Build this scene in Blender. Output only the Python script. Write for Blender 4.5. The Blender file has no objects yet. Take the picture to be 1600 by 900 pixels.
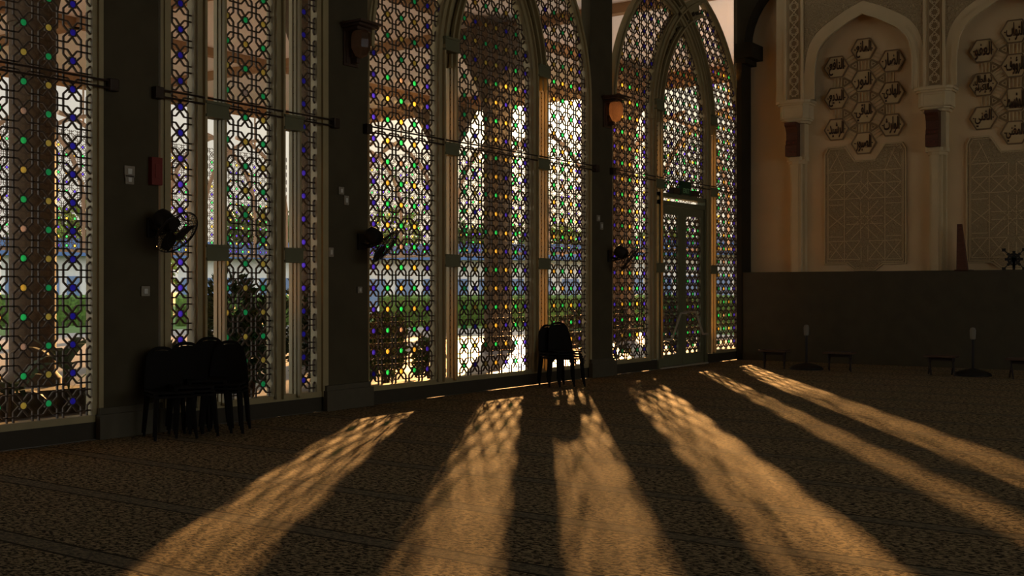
import bpy, bmesh, math, random
from mathutils import Vector, Matrix
random.seed(7)
C = bpy.context.scene.collection
SC = bpy.context.scene
# ------------------------------------------------------------------ camera
F = 1760.0; H = 1.45
fx, fy = 0.8197, 0.5728                      # forward in the ground plane (X runs along the window wall, Y goes outdoors)
cam_d = bpy.data.cameras.new('camera'); cam = bpy.data.objects.new('camera', cam_d); C.objects.link(cam)
cam_d.sensor_width = 36.0; cam_d.lens = 36.0 * F / 1600.0; cam_d.shift_y = 2.0/1600
cam_d.clip_end = 1000
cam.location = (0, 0, H)
cam.rotation_euler = (math.pi/2, 0, math.atan2(fy, fx) - math.pi/2)
SC.camera = cam
# ------------------------------------------------------------------ colour management, world, sun
vs = SC.view_settings
vs.view_transform = 'Standard'; vs.look = 'None'; vs.gamma = 1.0; vs.use_curve_mapping = False; vs.exposure = 0.0
SC.display_settings.display_device = 'sRGB'
SC.cycles.use_denoising = True
SC.cycles.max_bounces = 8; SC.cycles.diffuse_bounces = 5; SC.cycles.transparent_max_bounces = 24
SC.cycles.caustics_reflective = False; SC.cycles.caustics_refractive = False
SC.cycles.sample_clamp_indirect = 4.0
SUN_EL = math.radians(8.1); SUN_AZ = math.atan2(.552, .834)
SUN = Vector((math.cos(SUN_AZ)*math.cos(SUN_EL), math.sin(SUN_AZ)*math.cos(SUN_EL), math.sin(SUN_EL)))
SUN_POWER = 40.0; SKY_POWER = 1.3
sd = bpy.data.lights.new('sun', 'SUN'); so = bpy.data.objects.new('sun', sd); C.objects.link(so)
sd.energy = SUN_POWER; sd.color = (1.0, .50, .17); sd.angle = math.radians(0.9)
so.rotation_euler = SUN.to_track_quat('Z', 'Y').to_euler(); so.location = (40, 26, 20)

W = bpy.data.worlds.new('sky'); SC.world = W; W.use_nodes = True
nt = W.node_tree; nt.nodes.clear()
def N(nt, t, **k):
    n = nt.nodes.new(t)
    for a, b in k.items(): setattr(n, a, b)
    return n
out = N(nt, 'ShaderNodeOutputWorld'); bg = N(nt, 'ShaderNodeBackground')
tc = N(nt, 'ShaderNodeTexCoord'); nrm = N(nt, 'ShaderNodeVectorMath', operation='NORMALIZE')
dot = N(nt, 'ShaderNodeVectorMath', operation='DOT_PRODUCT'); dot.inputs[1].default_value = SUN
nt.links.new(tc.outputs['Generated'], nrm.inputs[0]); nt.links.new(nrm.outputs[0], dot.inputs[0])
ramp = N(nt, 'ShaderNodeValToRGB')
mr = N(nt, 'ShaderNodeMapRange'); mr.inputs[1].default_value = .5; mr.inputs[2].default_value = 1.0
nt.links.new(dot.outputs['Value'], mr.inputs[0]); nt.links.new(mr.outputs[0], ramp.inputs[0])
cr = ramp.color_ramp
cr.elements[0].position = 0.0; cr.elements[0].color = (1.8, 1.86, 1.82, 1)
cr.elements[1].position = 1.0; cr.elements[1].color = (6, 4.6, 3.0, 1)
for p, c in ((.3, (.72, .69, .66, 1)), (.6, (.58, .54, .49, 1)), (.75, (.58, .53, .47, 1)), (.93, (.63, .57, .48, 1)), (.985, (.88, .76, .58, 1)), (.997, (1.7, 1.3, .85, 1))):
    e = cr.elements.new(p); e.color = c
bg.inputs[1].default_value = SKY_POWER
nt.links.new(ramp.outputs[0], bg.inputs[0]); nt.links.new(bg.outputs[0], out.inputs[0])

# ------------------------------------------------------------------ helpers
def lin(r, g, b):
    return tuple(((c/255)/12.92 if c/255 <= .04045 else ((c/255+.055)/1.055)**2.4) for c in (r, g, b)) + (1,)
MATS = {}
def mat(name, col, rough=.7, noise=0, nscale=8, bump=0, bscale=40, metal=0, spec=.3, col2=None, stretch=(1,1,1)):
    if name in MATS: return MATS[name]
    m = bpy.data.materials.new(name); m.use_nodes = True; t = m.node_tree
    b = t.nodes['Principled BSDF']
    b.inputs['Roughness'].default_value = rough; b.inputs['Metallic'].default_value = metal
    b.inputs['Specular IOR Level'].default_value = spec
    g = t.nodes.new('ShaderNodeTexCoord'); mp = t.nodes.new('ShaderNodeMapping'); mp.inputs['Scale'].default_value = stretch
    t.links.new(g.outputs['Object'], mp.inputs['Vector'])
    n = t.nodes.new('ShaderNodeTexNoise'); n.inputs['Scale'].default_value = nscale; n.inputs['Detail'].default_value = 4
    t.links.new(mp.outputs[0], n.inputs['Vector'])
    mx = t.nodes.new('ShaderNodeMix'); mx.data_type = 'RGBA'
    mx.inputs[6].default_value = col
    mx.inputs[7].default_value = col2 or tuple(c*(1-noise) for c in col[:3])+(1,)
    r = t.nodes.new('ShaderNodeMapRange'); r.inputs[1].default_value = .35; r.inputs[2].default_value = .65
    t.links.new(n.outputs[0], r.inputs[0]); t.links.new(r.outputs[0], mx.inputs[0])
    t.links.new(mx.outputs[2], b.inputs['Base Color'])
    if bump:
        n2 = t.nodes.new('ShaderNodeTexNoise'); n2.inputs['Scale'].default_value = bscale; n2.inputs['Detail'].default_value = 3
        t.links.new(mp.outputs[0], n2.inputs['Vector'])
        bp = t.nodes.new('ShaderNodeBump'); bp.inputs['Strength'].default_value = bump; bp.inputs['Distance'].default_value = .02
        t.links.new(n2.outputs[0], bp.inputs['Height']); t.links.new(bp.outputs[0], b.inputs['Normal'])
    MATS[name] = m
    return m
def glass_mat(name, col, trans=.45, emis=0):
    m = bpy.data.materials.new(name); m.use_nodes = True; t = m.node_tree; t.nodes.clear()
    o = t.nodes.new('ShaderNodeOutputMaterial'); a = t.nodes.new('ShaderNodeBsdfTransparent'); b = t.nodes.new('ShaderNodeBsdfTranslucent')
    s = t.nodes.new('ShaderNodeMixShader'); s.inputs[0].default_value = 1-trans
    n = t.nodes.new('ShaderNodeTexNoise'); n.inputs['Scale'].default_value = 60
    g = t.nodes.new('ShaderNodeTexCoord'); t.links.new(g.outputs['Object'], n.inputs['Vector'])
    mx = t.nodes.new('ShaderNodeMix'); mx.data_type = 'RGBA'; mx.inputs[6].default_value = col; mx.inputs[7].default_value = tuple(min(1, c*1.5+.02) for c in col[:3])+(1,)
    t.links.new(n.outputs[0], mx.inputs[0])
    t.links.new(mx.outputs[2], a.inputs[0]); t.links.new(mx.outputs[2], b.inputs[0])
    gl = t.nodes.new('ShaderNodeBsdfGlossy'); gl.inputs['Roughness'].default_value = .2
    s2 = t.nodes.new('ShaderNodeMixShader'); s2.inputs[0].default_value = .05
    t.links.new(a.outputs[0], s.inputs[1]); t.links.new(b.outputs[0], s.inputs[2])
    t.links.new(s.outputs[0], s2.inputs[1]); t.links.new(gl.outputs[0], s2.inputs[2]); t.links.new(s2.outputs[0], o.inputs[0])
    MATS[name] = m; return m
def pane_mat():
    m = bpy.data.materials.new('clear_pane'); m.use_nodes = True; t = m.node_tree; t.nodes.clear()
    o = t.nodes.new('ShaderNodeOutputMaterial'); a = t.nodes.new('ShaderNodeBsdfTransparent'); a.inputs[0].default_value = (.96, .97, .96, 1)
    gl = t.nodes.new('ShaderNodeBsdfGlossy'); gl.inputs['Roughness'].default_value = .05
    s = t.nodes.new('ShaderNodeMixShader'); s.inputs[0].default_value = .04
    t.links.new(a.outputs[0], s.inputs[1]); t.links.new(gl.outputs[0], s.inputs[2]); t.links.new(s.outputs[0], o.inputs[0])
    return m

class MB:
    """collects vertices and faces for one mesh"""
    def __init__(s): s.v = []; s.f = []
    def add(s, vs_, fs_):
        n = len(s.v); s.v.extend(vs_); s.f.extend([tuple(i+n for i in f) for f in fs_])
    def box(s, x0, x1, y0, y1, z0, z1):
        s.add([(x0,y0,z0),(x1,y0,z0),(x1,y1,z0),(x0,y1,z0),(x0,y0,z1),(x1,y0,z1),(x1,y1,z1),(x0,y1,z1)],
              [(3,2,1,0),(4,5,6,7),(0,1,5,4),(1,2,6,5),(2,3,7,6),(3,0,4,7)])
    def bar(s, p, q, n, w, d):
        """box from p to q; n = face normal direction, w width, d depth"""
        p, q, n = Vector(p), Vector(q), Vector(n)
        a = (q-p)
        if a.length < 1e-6: return
        side = a.cross(n).normalized()*w/2; n = n.normalized()*d/2
        vs_ = [tuple(x) for x in (p-side-n, p+side-n, p+side+n, p-side+n, q-side-n, q+side-n, q+side+n, q-side+n)]
        s.add(vs_, [(3,2,1,0),(4,5,6,7),(0,1,5,4),(1,2,6,5),(2,3,7,6),(3,0,4,7)])
    def tube(s, pts, r, seg=8, closed=False):
        pts = [Vector(p) for p in pts]; n = len(pts); rr = r if isinstance(r, (list, tuple)) else [r]*n
        rings = []; up = None
        for i, p in enumerate(pts):
            a = pts[(i+1) % n] if (closed or i < n-1) else p
            b = pts[i-1] if (closed or i > 0) else p
            d = (a-b).normalized()
            if up is None:
                up = Vector((0,0,1)) if abs(d.z) < .9 else Vector((1,0,0))
            x = d.cross(up).normalized(); y = x.cross(d).normalized(); up = y
            rings.append([tuple(p + (x*math.cos(2*math.pi*k/seg) + y*math.sin(2*math.pi*k/seg))*rr[i]) for k in range(seg)])
        vs_ = [v for r_ in rings for v in r_]; fs = []
        m = n if closed else n-1
        for i in range(m):
            j = (i+1) % n
            for k in range(seg):
                k2 = (k+1) % seg
                fs.append((i*seg+k, i*seg+k2, j*seg+k2, j*seg+k))
        if not closed:
            fs.append(tuple(range(seg-1, -1, -1))); fs.append(tuple((n-1)*seg+k for k in range(seg)))
        s.add(vs_, fs)
    def lathe(s, prof, seg=24, center=(0,0,0), M=None):
        """prof: list of (r, z)"""
        vs_ = []; fs = []
        for r, z in prof:
            for k in range(seg):
                a = 2*math.pi*k/seg; v = Vector((r*math.cos(a), r*math.sin(a), z))
                if M: v = M @ v
                vs_.append((v.x+center[0], v.y+center[1], v.z+center[2]))
        for i in range(len(prof)-1):
            for k in range(seg):
                k2 = (k+1) % seg
                fs.append((i*seg+k, i*seg+k2, (i+1)*seg+k2, (i+1)*seg+k))
        fs.append(tuple(range(seg-1, -1, -1))); fs.append(tuple((len(prof)-1)*seg+k for k in range(seg)))
        s.add(vs_, fs)
    def prism(s, poly, frame):
        """poly: 2D points; frame(a,b,t)->xyz, t in 0..1 = back..front"""
        n = len(poly)
        s.add([frame(a, b, 0) for a, b in poly] + [frame(a, b, 1) for a, b in poly],
              [tuple(range(n)), tuple(range(2*n-1, n-1, -1))] + [(i, (i+1) % n + 0, (i+1) % n + n, i+n) for i in range(n)])
    def build(s, name, m, parent=None, smooth=False, loc=None, bevel=0, fixn=True):
        me = bpy.data.meshes.new(name); me.from_pydata(s.v, [], s.f)
        if fixn and len(s.f) < 20000:
            b = bmesh.new(); b.from_mesh(me); bmesh.ops.recalc_face_normals(b, faces=b.faces); b.to_mesh(me); b.free()
        me.materials.append(m)
        if smooth: me.polygons.foreach_set('use_smooth', [True]*len(me.polygons))
        o = bpy.data.objects.new(name, me); C.objects.link(o)
        if parent: o.parent = parent
        if loc: o.location = loc
        if bevel:
            md = o.modifiers.new('bevel', 'BEVEL'); md.width = bevel; md.segments = 2; md.limit_method = 'ANGLE'
        if smooth:
            try: me.set_sharp_from_angle(angle=math.radians(40))
            except Exception: pass
        return o
def tag(o, label=None, cat=None, group=None, kind=None):
    if label: o['label'] = label
    if cat: o['category'] = cat
    if group: o['group'] = group
    if kind: o['kind'] = kind
    return o
def empty(name, loc=(0,0,0), rz=0):
    o = bpy.data.objects.new(name, None); C.objects.link(o); o.location = loc; o.rotation_euler = (0,0,rz); o.empty_display_size = .1
    return o
def kids(o): return [c for c in KID.get(o.name, [])]
def copy_tree(root, loc=None, rz=None):
    def rec(o, parent):
        c = o.copy(); C.objects.link(c); c.parent = parent
        for ch in list(o.children): rec(ch, c)
        return c
    c = rec(root, None)
    if loc is not None: c.location = loc
    if rz is not None: c.rotation_euler = (0,0,rz)
    return c
def ray(px):                                   # ground-plane direction of a picture column
    k = (px-800)/F
    return fx + fy*k, fy - fx*k
def on_back(px, py, X=22.25):                  # point on a plane X = const (the back wall)
    x, y = ray(px); t = X/x
    return t*y, H + (452-py)*t/F
def on_floor(px, py, z=0):
    t = F*(H-z)/(py-452); x, y = ray(px); return t*x, t*y

# ------------------------------------------------------------------ materials
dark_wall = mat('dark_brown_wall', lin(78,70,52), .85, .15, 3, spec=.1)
frame_m = mat('cream_frame_paint', lin(156,140,100), .5, .12, 5, spec=.4)
lat_m = mat('bronze_lattice', lin(74,56,36), .6, .2, 10, metal=.2, spec=.5)
lat_out = mat('outer_lattice', lin(96,78,60), .6, .15, 8)
cream = mat('cream_wall_paint', lin(222,194,150), .85, .06, 2, bump=.15, bscale=20)
plaster = mat('carved_plaster', lin(212,190,148), .85, .08, 3)
black_m = mat('black_plastic', lin(34,31,28), .6, .1, 10)
white_m = mat('white_plastic', lin(200,196,184), .5, .04, 10)
brown_wood = mat('dark_reddish_wood', lin(92,54,38), .55, .3, 6, stretch=(1,1,8))
olive = mat('olive_frame', lin(104,102,74), .6, .1, 5)
glass = {'B': glass_mat('blue_glass', (.16, .13, 1.0, 1), .35), 'G': glass_mat('green_glass', (.12, .92, .42, 1), .35),
         'Y': glass_mat('amber_glass', (1.0, .74, .28, 1), .35), 'K': glass_mat('clear_grey_glass', (.6, .52, .5, 1), .5)}
pane_m = pane_mat()

def carpet_mat():
    m = bpy.data.materials.new('patterned_carpet'); m.use_nodes = True; t = m.node_tree; b = t.nodes['Principled BSDF']
    b.inputs['Roughness'].default_value = .95; b.inputs['Specular IOR Level'].default_value = .05
    L = t.links.new
    g = t.nodes.new('ShaderNodeTexCoord'); sx = t.nodes.new('ShaderNodeSeparateXYZ'); L(g.outputs['Object'], sx.inputs[0])
    mp = t.nodes.new('ShaderNodeMapping'); mp.inputs['Scale'].default_value = (1.0, .55, 1); L(g.outputs['Object'], mp.inputs[0])
    n1 = t.nodes.new('ShaderNodeTexNoise'); n1.inputs['Scale'].default_value = 46; n1.inputs['Detail'].default_value = 5; n1.inputs['Roughness'].default_value = .65
    n1.inputs['Distortion'].default_value = .6; L(mp.outputs[0], n1.inputs['Vector'])
    r1 = t.nodes.new('ShaderNodeValToRGB'); e = r1.color_ramp.elements
    e[0].position = .43; e[0].color = (.028, .023, .014, 1); e[1].position = .57; e[1].color = (.385, .30, .175, 1)
    L(n1.outputs[0], r1.inputs[0])
    # row borders every 1.13 m, running away from the windows
    def math_(op, a, b_=None):
        q = t.nodes.new('ShaderNodeMath'); q.operation = op
        if isinstance(a, (int, float)): q.inputs[0].default_value = a
        else: L(a, q.inputs[0])
        if b_ is not None:
            if isinstance(b_, (int, float)): q.inputs[1].default_value = b_
            else: L(b_, q.inputs[1])
        return q.outputs[0]
    u = math_('FRACT', math_('DIVIDE', math_('SUBTRACT', sx.outputs['X'], 4.755-11.3), 1.13))
    band = math_('LESS_THAN', u, .16)
    lineA = math_('LESS_THAN', math_('ABSOLUTE', math_('SUBTRACT', u, .012)), .010)
    lineB = math_('LESS_THAN', math_('ABSOLUTE', math_('SUBTRACT', u, .155)), .010)
    mx = t.nodes.new('ShaderNodeMix'); mx.data_type = 'RGBA'; L(math_('MULTIPLY', band, .55), mx.inputs[0]); L(r1.outputs[0], mx.inputs[6]); mx.inputs[7].default_value = (.17, .15, .11, 1)
    mx2 = t.nodes.new('ShaderNodeMix'); mx2.data_type = 'RGBA'; L(math_('MULTIPLY', math_('MAXIMUM', lineA, lineB), .85), mx2.inputs[0]); L(mx.outputs[2], mx2.inputs[6]); mx2.inputs[7].default_value = (.02, .017, .012, 1)
    L(mx2.outputs[2], b.inputs['Base Color'])
    bp = t.nodes.new('ShaderNodeBump'); bp.inputs['Strength'].default_value = .6; bp.inputs['Distance'].default_value = .012
    L(n1.outputs[0], bp.inputs['Height']); L(bp.outputs[0], b.inputs['Normal'])
    return m
# ------------------------------------------------------------------ the hall shell
YW = 9.52; YB = 9.69; YL = 9.58               # pier face, outer face, lattice plane
XB = 22.25; TOP = 9.2
def struct(name, mb, m, parent=None, **k):
    o = mb.build(name, m, parent, **k)
    if not parent: o['kind'] = 'structure'
    return o
b = MB(); b.box(-7, 22.6, -15, YB, -.3, -.02); struct('floor', b, mat('concrete_slab', lin(90,84,74), .9, .1))
b = MB(); b.box(-6.6, XB-.06, -14.6, YW-.02, -.02, 0.0)
tag(b.build('carpet', carpet_mat()), 'brown and gold speckled wall-to-wall prayer carpet with grey-edged rows', 'carpet')
b = MB(); b.box(-7, 22.6, -15, YB+.3, TOP, TOP+.3); struct('ceiling', b, mat('ceiling_paint', lin(150,136,112), .9))
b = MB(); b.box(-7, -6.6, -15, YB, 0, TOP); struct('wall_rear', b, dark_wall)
b = MB()
for x0, x1 in ((-6.6, -3), (1, 5), (9, 13), (17, 22.3)): b.box(x0, x1, -15, -14.6, 0, TOP)
for x0, x1 in ((-3, 1), (5, 9), (13, 17)): b.box(x0, x1, -15, -14.6, 0, .6); b.box(x0, x1, -15, -14.6, 7.5, TOP)  # unseen openings, added and made tall to let sky light into the hall
struct('wall_right', b, cream)
# the window bays: X0, X1
BAYS = [(1.34, 6.69), (7.38, 9.78), (10.52, 15.90), (16.62, 22.0)]
b = MB()
edges = [(-6.6, BAYS[0][0])] + [(BAYS[i][1], BAYS[i+1][0]) for i in range(3)] + [(BAYS[3][1], 22.55)]
edges = [(a-(.04 if i else 0), c-.04 if i < 4 else c) for i, (a, c) in enumerate(edges)]
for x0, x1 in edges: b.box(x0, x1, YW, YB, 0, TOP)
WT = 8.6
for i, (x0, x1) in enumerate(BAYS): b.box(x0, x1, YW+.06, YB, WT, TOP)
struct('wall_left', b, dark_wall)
b = MB()
for i, (x0, x1) in enumerate(BAYS):
    if i < 3: b.box(x0, x1, YW+.03, YB, 0, .17)
    else: b.box(x0, 18.26, YW+.03, YB, 0, .17); b.box(20.26, x1, YW+.03, YB, 0, .17)
struct('baseboard_left', b, mat('dark_skirting', lin(58,50,36), .7, .1))
b = MB()
for x0, x1 in edges[1:4]:
    b.box(x0-.04, x1+.04, YW-.07, YW, 0, .24)
    b.box(x0-.02, x1+.02, YW-.04, YW, .24, .30)
struct('trim_1', b, mat('pier_plinth', lin(84,76,58), .7, .1))

# ------------------------------------------------------------------ lattice windows
NY = Vector((0, 1, 0))
ZS = 4.5; RO = 2.85; RI = 2.5                 # springing of the arches and their radii
def lattice(mb, cols, cw, z0, ch, nrows, x0, x1, z_lo, z_hi, inside=None, y=YL, w=.0145, d=.02, star=True, starfn=None):
    """interlaced strapwork: eight-point stars on a grid joined by V-shaped and straight ribbons"""
    def seg(p, q):
        (ax, az), (bx, bz) = p, q
        # clip to rectangle
        t0, t1 = 0., 1.; dx, dz = bx-ax, bz-az
        for pp, qq in ((-dx, ax-x0), (dx, x1-ax), (-dz, az-z_lo), (dz, z_hi-az)):
            if abs(pp) < 1e-9:
                if qq < 0: return
            else:
                r = qq/pp
                if pp < 0: t0 = max(t0, r)
                else: t1 = min(t1, r)
        if t0 >= t1: return
        ax, az, bx, bz = ax+dx*t0, az+dz*t0, ax+dx*t1, az+dz*t1
        if inside and max(az, bz) > ZS:
            n = 3
            for i in range(n):
                cx, cz = ax+(bx-ax)*(i+.5)/n, az+(bz-az)*(i+.5)/n
                if inside(cx, cz):
                    mb.bar((ax+(bx-ax)*i/n, y, az+(bz-az)*i/n), (ax+(bx-ax)*(i+1)/n, y, az+(bz-az)*(i+1)/n), NY, w, d)
        else: mb.bar((ax, y, az), (bx, y, bz), NY, w, d)
    K = .375; Q = .20; S0 = .15
    spots = []
    ext = [cols[0]-cw] + list(cols) + [cols[-1]+cw]
    for ci, cx in enumerate(ext):
        if cx - .5*cw > x1 or cx + .5*cw < x0: continue
        for r in range(-1, nrows):
            cz = z0 + r*ch
            if cz + .5*ch < z_lo or cz - .5*ch > z_hi: continue
            for sx in (1, -1):
                for sz in (1, -1):
                    seg((cx+sx*S0*cw, cz), (cx+sx*K*cw, cz+sz*Q*ch)); seg((cx+sx*K*cw, cz+sz*Q*ch), (cx+sx*K*cw, cz+sz*.5*ch))
                    seg((cx, cz+sz*S0*ch), (cx+sx*Q*cw, cz+sz*K*ch)); seg((cx+sx*Q*cw, cz+sz*K*ch), (cx+sx*.5*cw, cz+sz*K*ch))
            if 1 <= ci <= len(cols) and r >= 0 and x0-.02 < cx < x1+.02 and z_lo+.03 < cz < z_hi-.03 and (inside is None or cz < ZS or inside(cx, cz)):
                spots.append((ci-1, r, cx, cz))
                if star:
                    vs_ = []; fs = []
                    for k in range(16):
                        a = math.pi*k/8; ro = (.052 if k % 2 == 0 else .040)*cw/.26
                        for rr, yy in ((ro, -d*.6), (.032*cw/.26, -d*.6), (.032*cw/.26, d*.6), (ro, d*.6)):
                            vs_.append((cx+rr*math.cos(a), y+yy, cz+rr*math.sin(a)))
                    for k in range(16):
                        k2 = (k+1) % 16
                        for j in range(4):
                            j2 = (j+1) % 4; fs.append((k*4+j, k*4+j2, k2*4+j2, k2*4+j))
                    mb.add(vs_, fs)
    return spots
ROS = {}
def rosette_mesh(c):
    if c in ROS: return ROS[c]
    m = MB(); n = 32; vs_ = []
    for yy, sc in ((-.012, .75), (-.006, 1), (.006, 1), (.012, .75)):
        for k in range(n):
            a = 2*math.pi*k/n; r = (.0355+.0035*math.cos(8*a))*sc; vs_.append((r*math.cos(a), yy, r*math.sin(a)))
    fs = [(i*n+k, i*n+(k+1) % n, (i+1)*n+(k+1) % n, (i+1)*n+k) for i in range(3) for k in range(n)]
    fs.append(tuple(range(n-1, -1, -1))); fs.append(tuple(3*n+k for k in range(n)))
    m.add(vs_, fs)
    me = bpy.data.meshes.new('rosette_'+c); me.from_pydata(m.v, [], m.f); me.materials.append(glass[c]); ROS[c] = me
    return me
def colour(kind, c, r):
    if kind == 'side': return ('BGYGB' if r % 2 == 0 else 'BYGYB')[c] if not (r % 4 == 2 and c == 2) else 'K'
    if kind == 'centre': return ('BGBYYBGB' if r % 2 == 0 else 'BGYGGYGB')[c]
    if kind == 'blue': return 'B'
    if kind == 'three': return ('GYG' if r % 2 == 0 else 'YGY')[c] if r % 6 or c != 1 else 'K'
    if kind == 'door': return ('BGB' if r % 2 == 0 else 'GBG')[c]
def rosettes(spots, kind, parent, budget, scale=1.0, y=YL):
    """coloured glass rosettes; budget limits how many become parts of their own"""
    rest = {}
    for c, r, cx, cz in sorted(spots, key=lambda s: (abs(s[3]-1.8) > 2.4, s[2])):
        k = colour(kind, c, r)
        if budget[0] > 0:
            budget[0] -= 1
            o = bpy.data.objects.new({'B': 'blue_glass_rosette', 'G': 'green_glass_rosette', 'Y': 'amber_glass_rosette', 'K': 'clear_glass_rosette'}[k], rosette_mesh(k))
            C.objects.link(o); o.parent = parent; o.location = (cx, y, cz); o.scale = (scale,)*3
        else:
            rest.setdefault(k, []).append((cx, cz))
    for k, L_ in rest.items():
        m = MB(); me = rosette_mesh(k); V = [v.co for v in me.vertices]; FF = [tuple(p.vertices) for p in me.polygons]
        for cx, cz in L_: m.add([(v.x*scale+cx, v.y+y, v.z*scale+cz) for v in V], FF)
        o = m.build({'B': 'blue_glass_rosettes', 'G': 'green_glass_rosettes', 'Y': 'amber_glass_rosettes', 'K': 'clear_glass_rosettes'}[k], glass[k], parent, fixn=False); o['kind'] = 'stuff'
def arc_pts(xs, sgn, R, rise_max, n=22):
    """centre line of an arch leg starting vertically at (xs, ZS) and curving towards sgn"""
    a1 = math.asin(min(1, rise_max/R)); return [(xs + sgn*R*(1-math.cos(a1*i/n)), ZS + R*math.sin(a1*i/n)) for i in range(n+1)]
def sweep(mb, pts, w0, w1, y0, y1):
    """rectangular section (across: w0..w1, depth y0..y1) swept along pts in the XZ plane"""
    vs_ = []; n = len(pts)
    for i, (x, z) in enumerate(pts):
        a = pts[max(0, i-1)]; c = pts[min(n-1, i+1)]; dx, dz = c[0]-a[0], c[1]-a[1]; l = math.hypot(dx, dz); nx, nz = dz/l, -dx/l
        for w in (w0, w1):
            for yy in (y0, y1): vs_.append((x+nx*w, yy, z+nz*w))
    fs = [(0,1,3,2), ((n-1)*4, (n-1)*4+2, (n-1)*4+3, (n-1)*4+1)]
    for i in range(n-1):
        for a, c in ((0,1),(1,3),(3,2),(2,0)): fs.append((i*4+a, i*4+c, (i+1)*4+c, (i+1)*4+a))
    mb.add(vs_, fs)
def post(mb, x0, x1, z0, z1, kind):
    """moulded upright"""
    if kind == 'thick':
        mb.box(x0, x1, YL-.05, YL+.065, z0, z1); mb.box(x0+.02, x1, YL-.085, YL-.05, z0, z1); mb.box(x1-.03, x1, YL-.125, YL-.085, z0, z1)
    else:                                      # three thin fins with grooves between them
        mb.box(x0+.02, x1, YL-.11, YL+.065, z0, z1)
        for ya, yb in ((YL-.115, YL-.075), (YL-.055, YL-.015), (YL+.01, YL+.065)): mb.box(x0, x0+.03, ya, yb, z0, z1)
ARC_TOP = 2.45
def mullion(par, xa, xb, z_top, arc=None, blocks=(1.84, 3.36, 4.78)):
    m = MB(); post(m, xa, xa+.115, .2, z_top, 'thick'); post(m, xb-.035, xb, .2, z_top, 'fin')
    if arc:
        p = arc_pts((xa+xb)/2, arc, RI, ARC_TOP); hw = (xb-xa)/2
        sg = 1
        sweep(m, p, -hw, -hw+.115, YL-.05, YL+.065); sweep(m, p, -hw+.02, -hw+.115, YL-.085, YL-.05); sweep(m, p, -hw+.085, -hw+.115, YL-.125, YL-.085)
        sweep(m, p, hw-.035, hw, YL-.11, YL+.065); sweep(m, p, hw-.07, hw-.035, YL-.05, YL-.01); sweep(m, p, -hw+.115, -hw+.15, YL-.02, YL+.04)
        sweep(m, p, -hw+.1, hw-.03, YL+.035, YL+.065)
    o = m.build('mullion', frame_m, par)
    k = MB()
    for z in blocks:
        h = .075 if z < 4 else .085
        k.box(xa+.10, xb+.01, YL-.13, YL+.065, z-h, z+h); k.box(xa+.09, xb+.02, YL-.145, YL-.02, z+h-.02, z+h+.01); k.box(xa+.09, xb+.02, YL-.145, YL-.02, z-h-.01, z-h+.02)
    k.build('mullion_block', olive, o)  # same cream paint as the posts, its shade put into the olive colour
    return o
CH = .27; Z0 = .384
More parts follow.
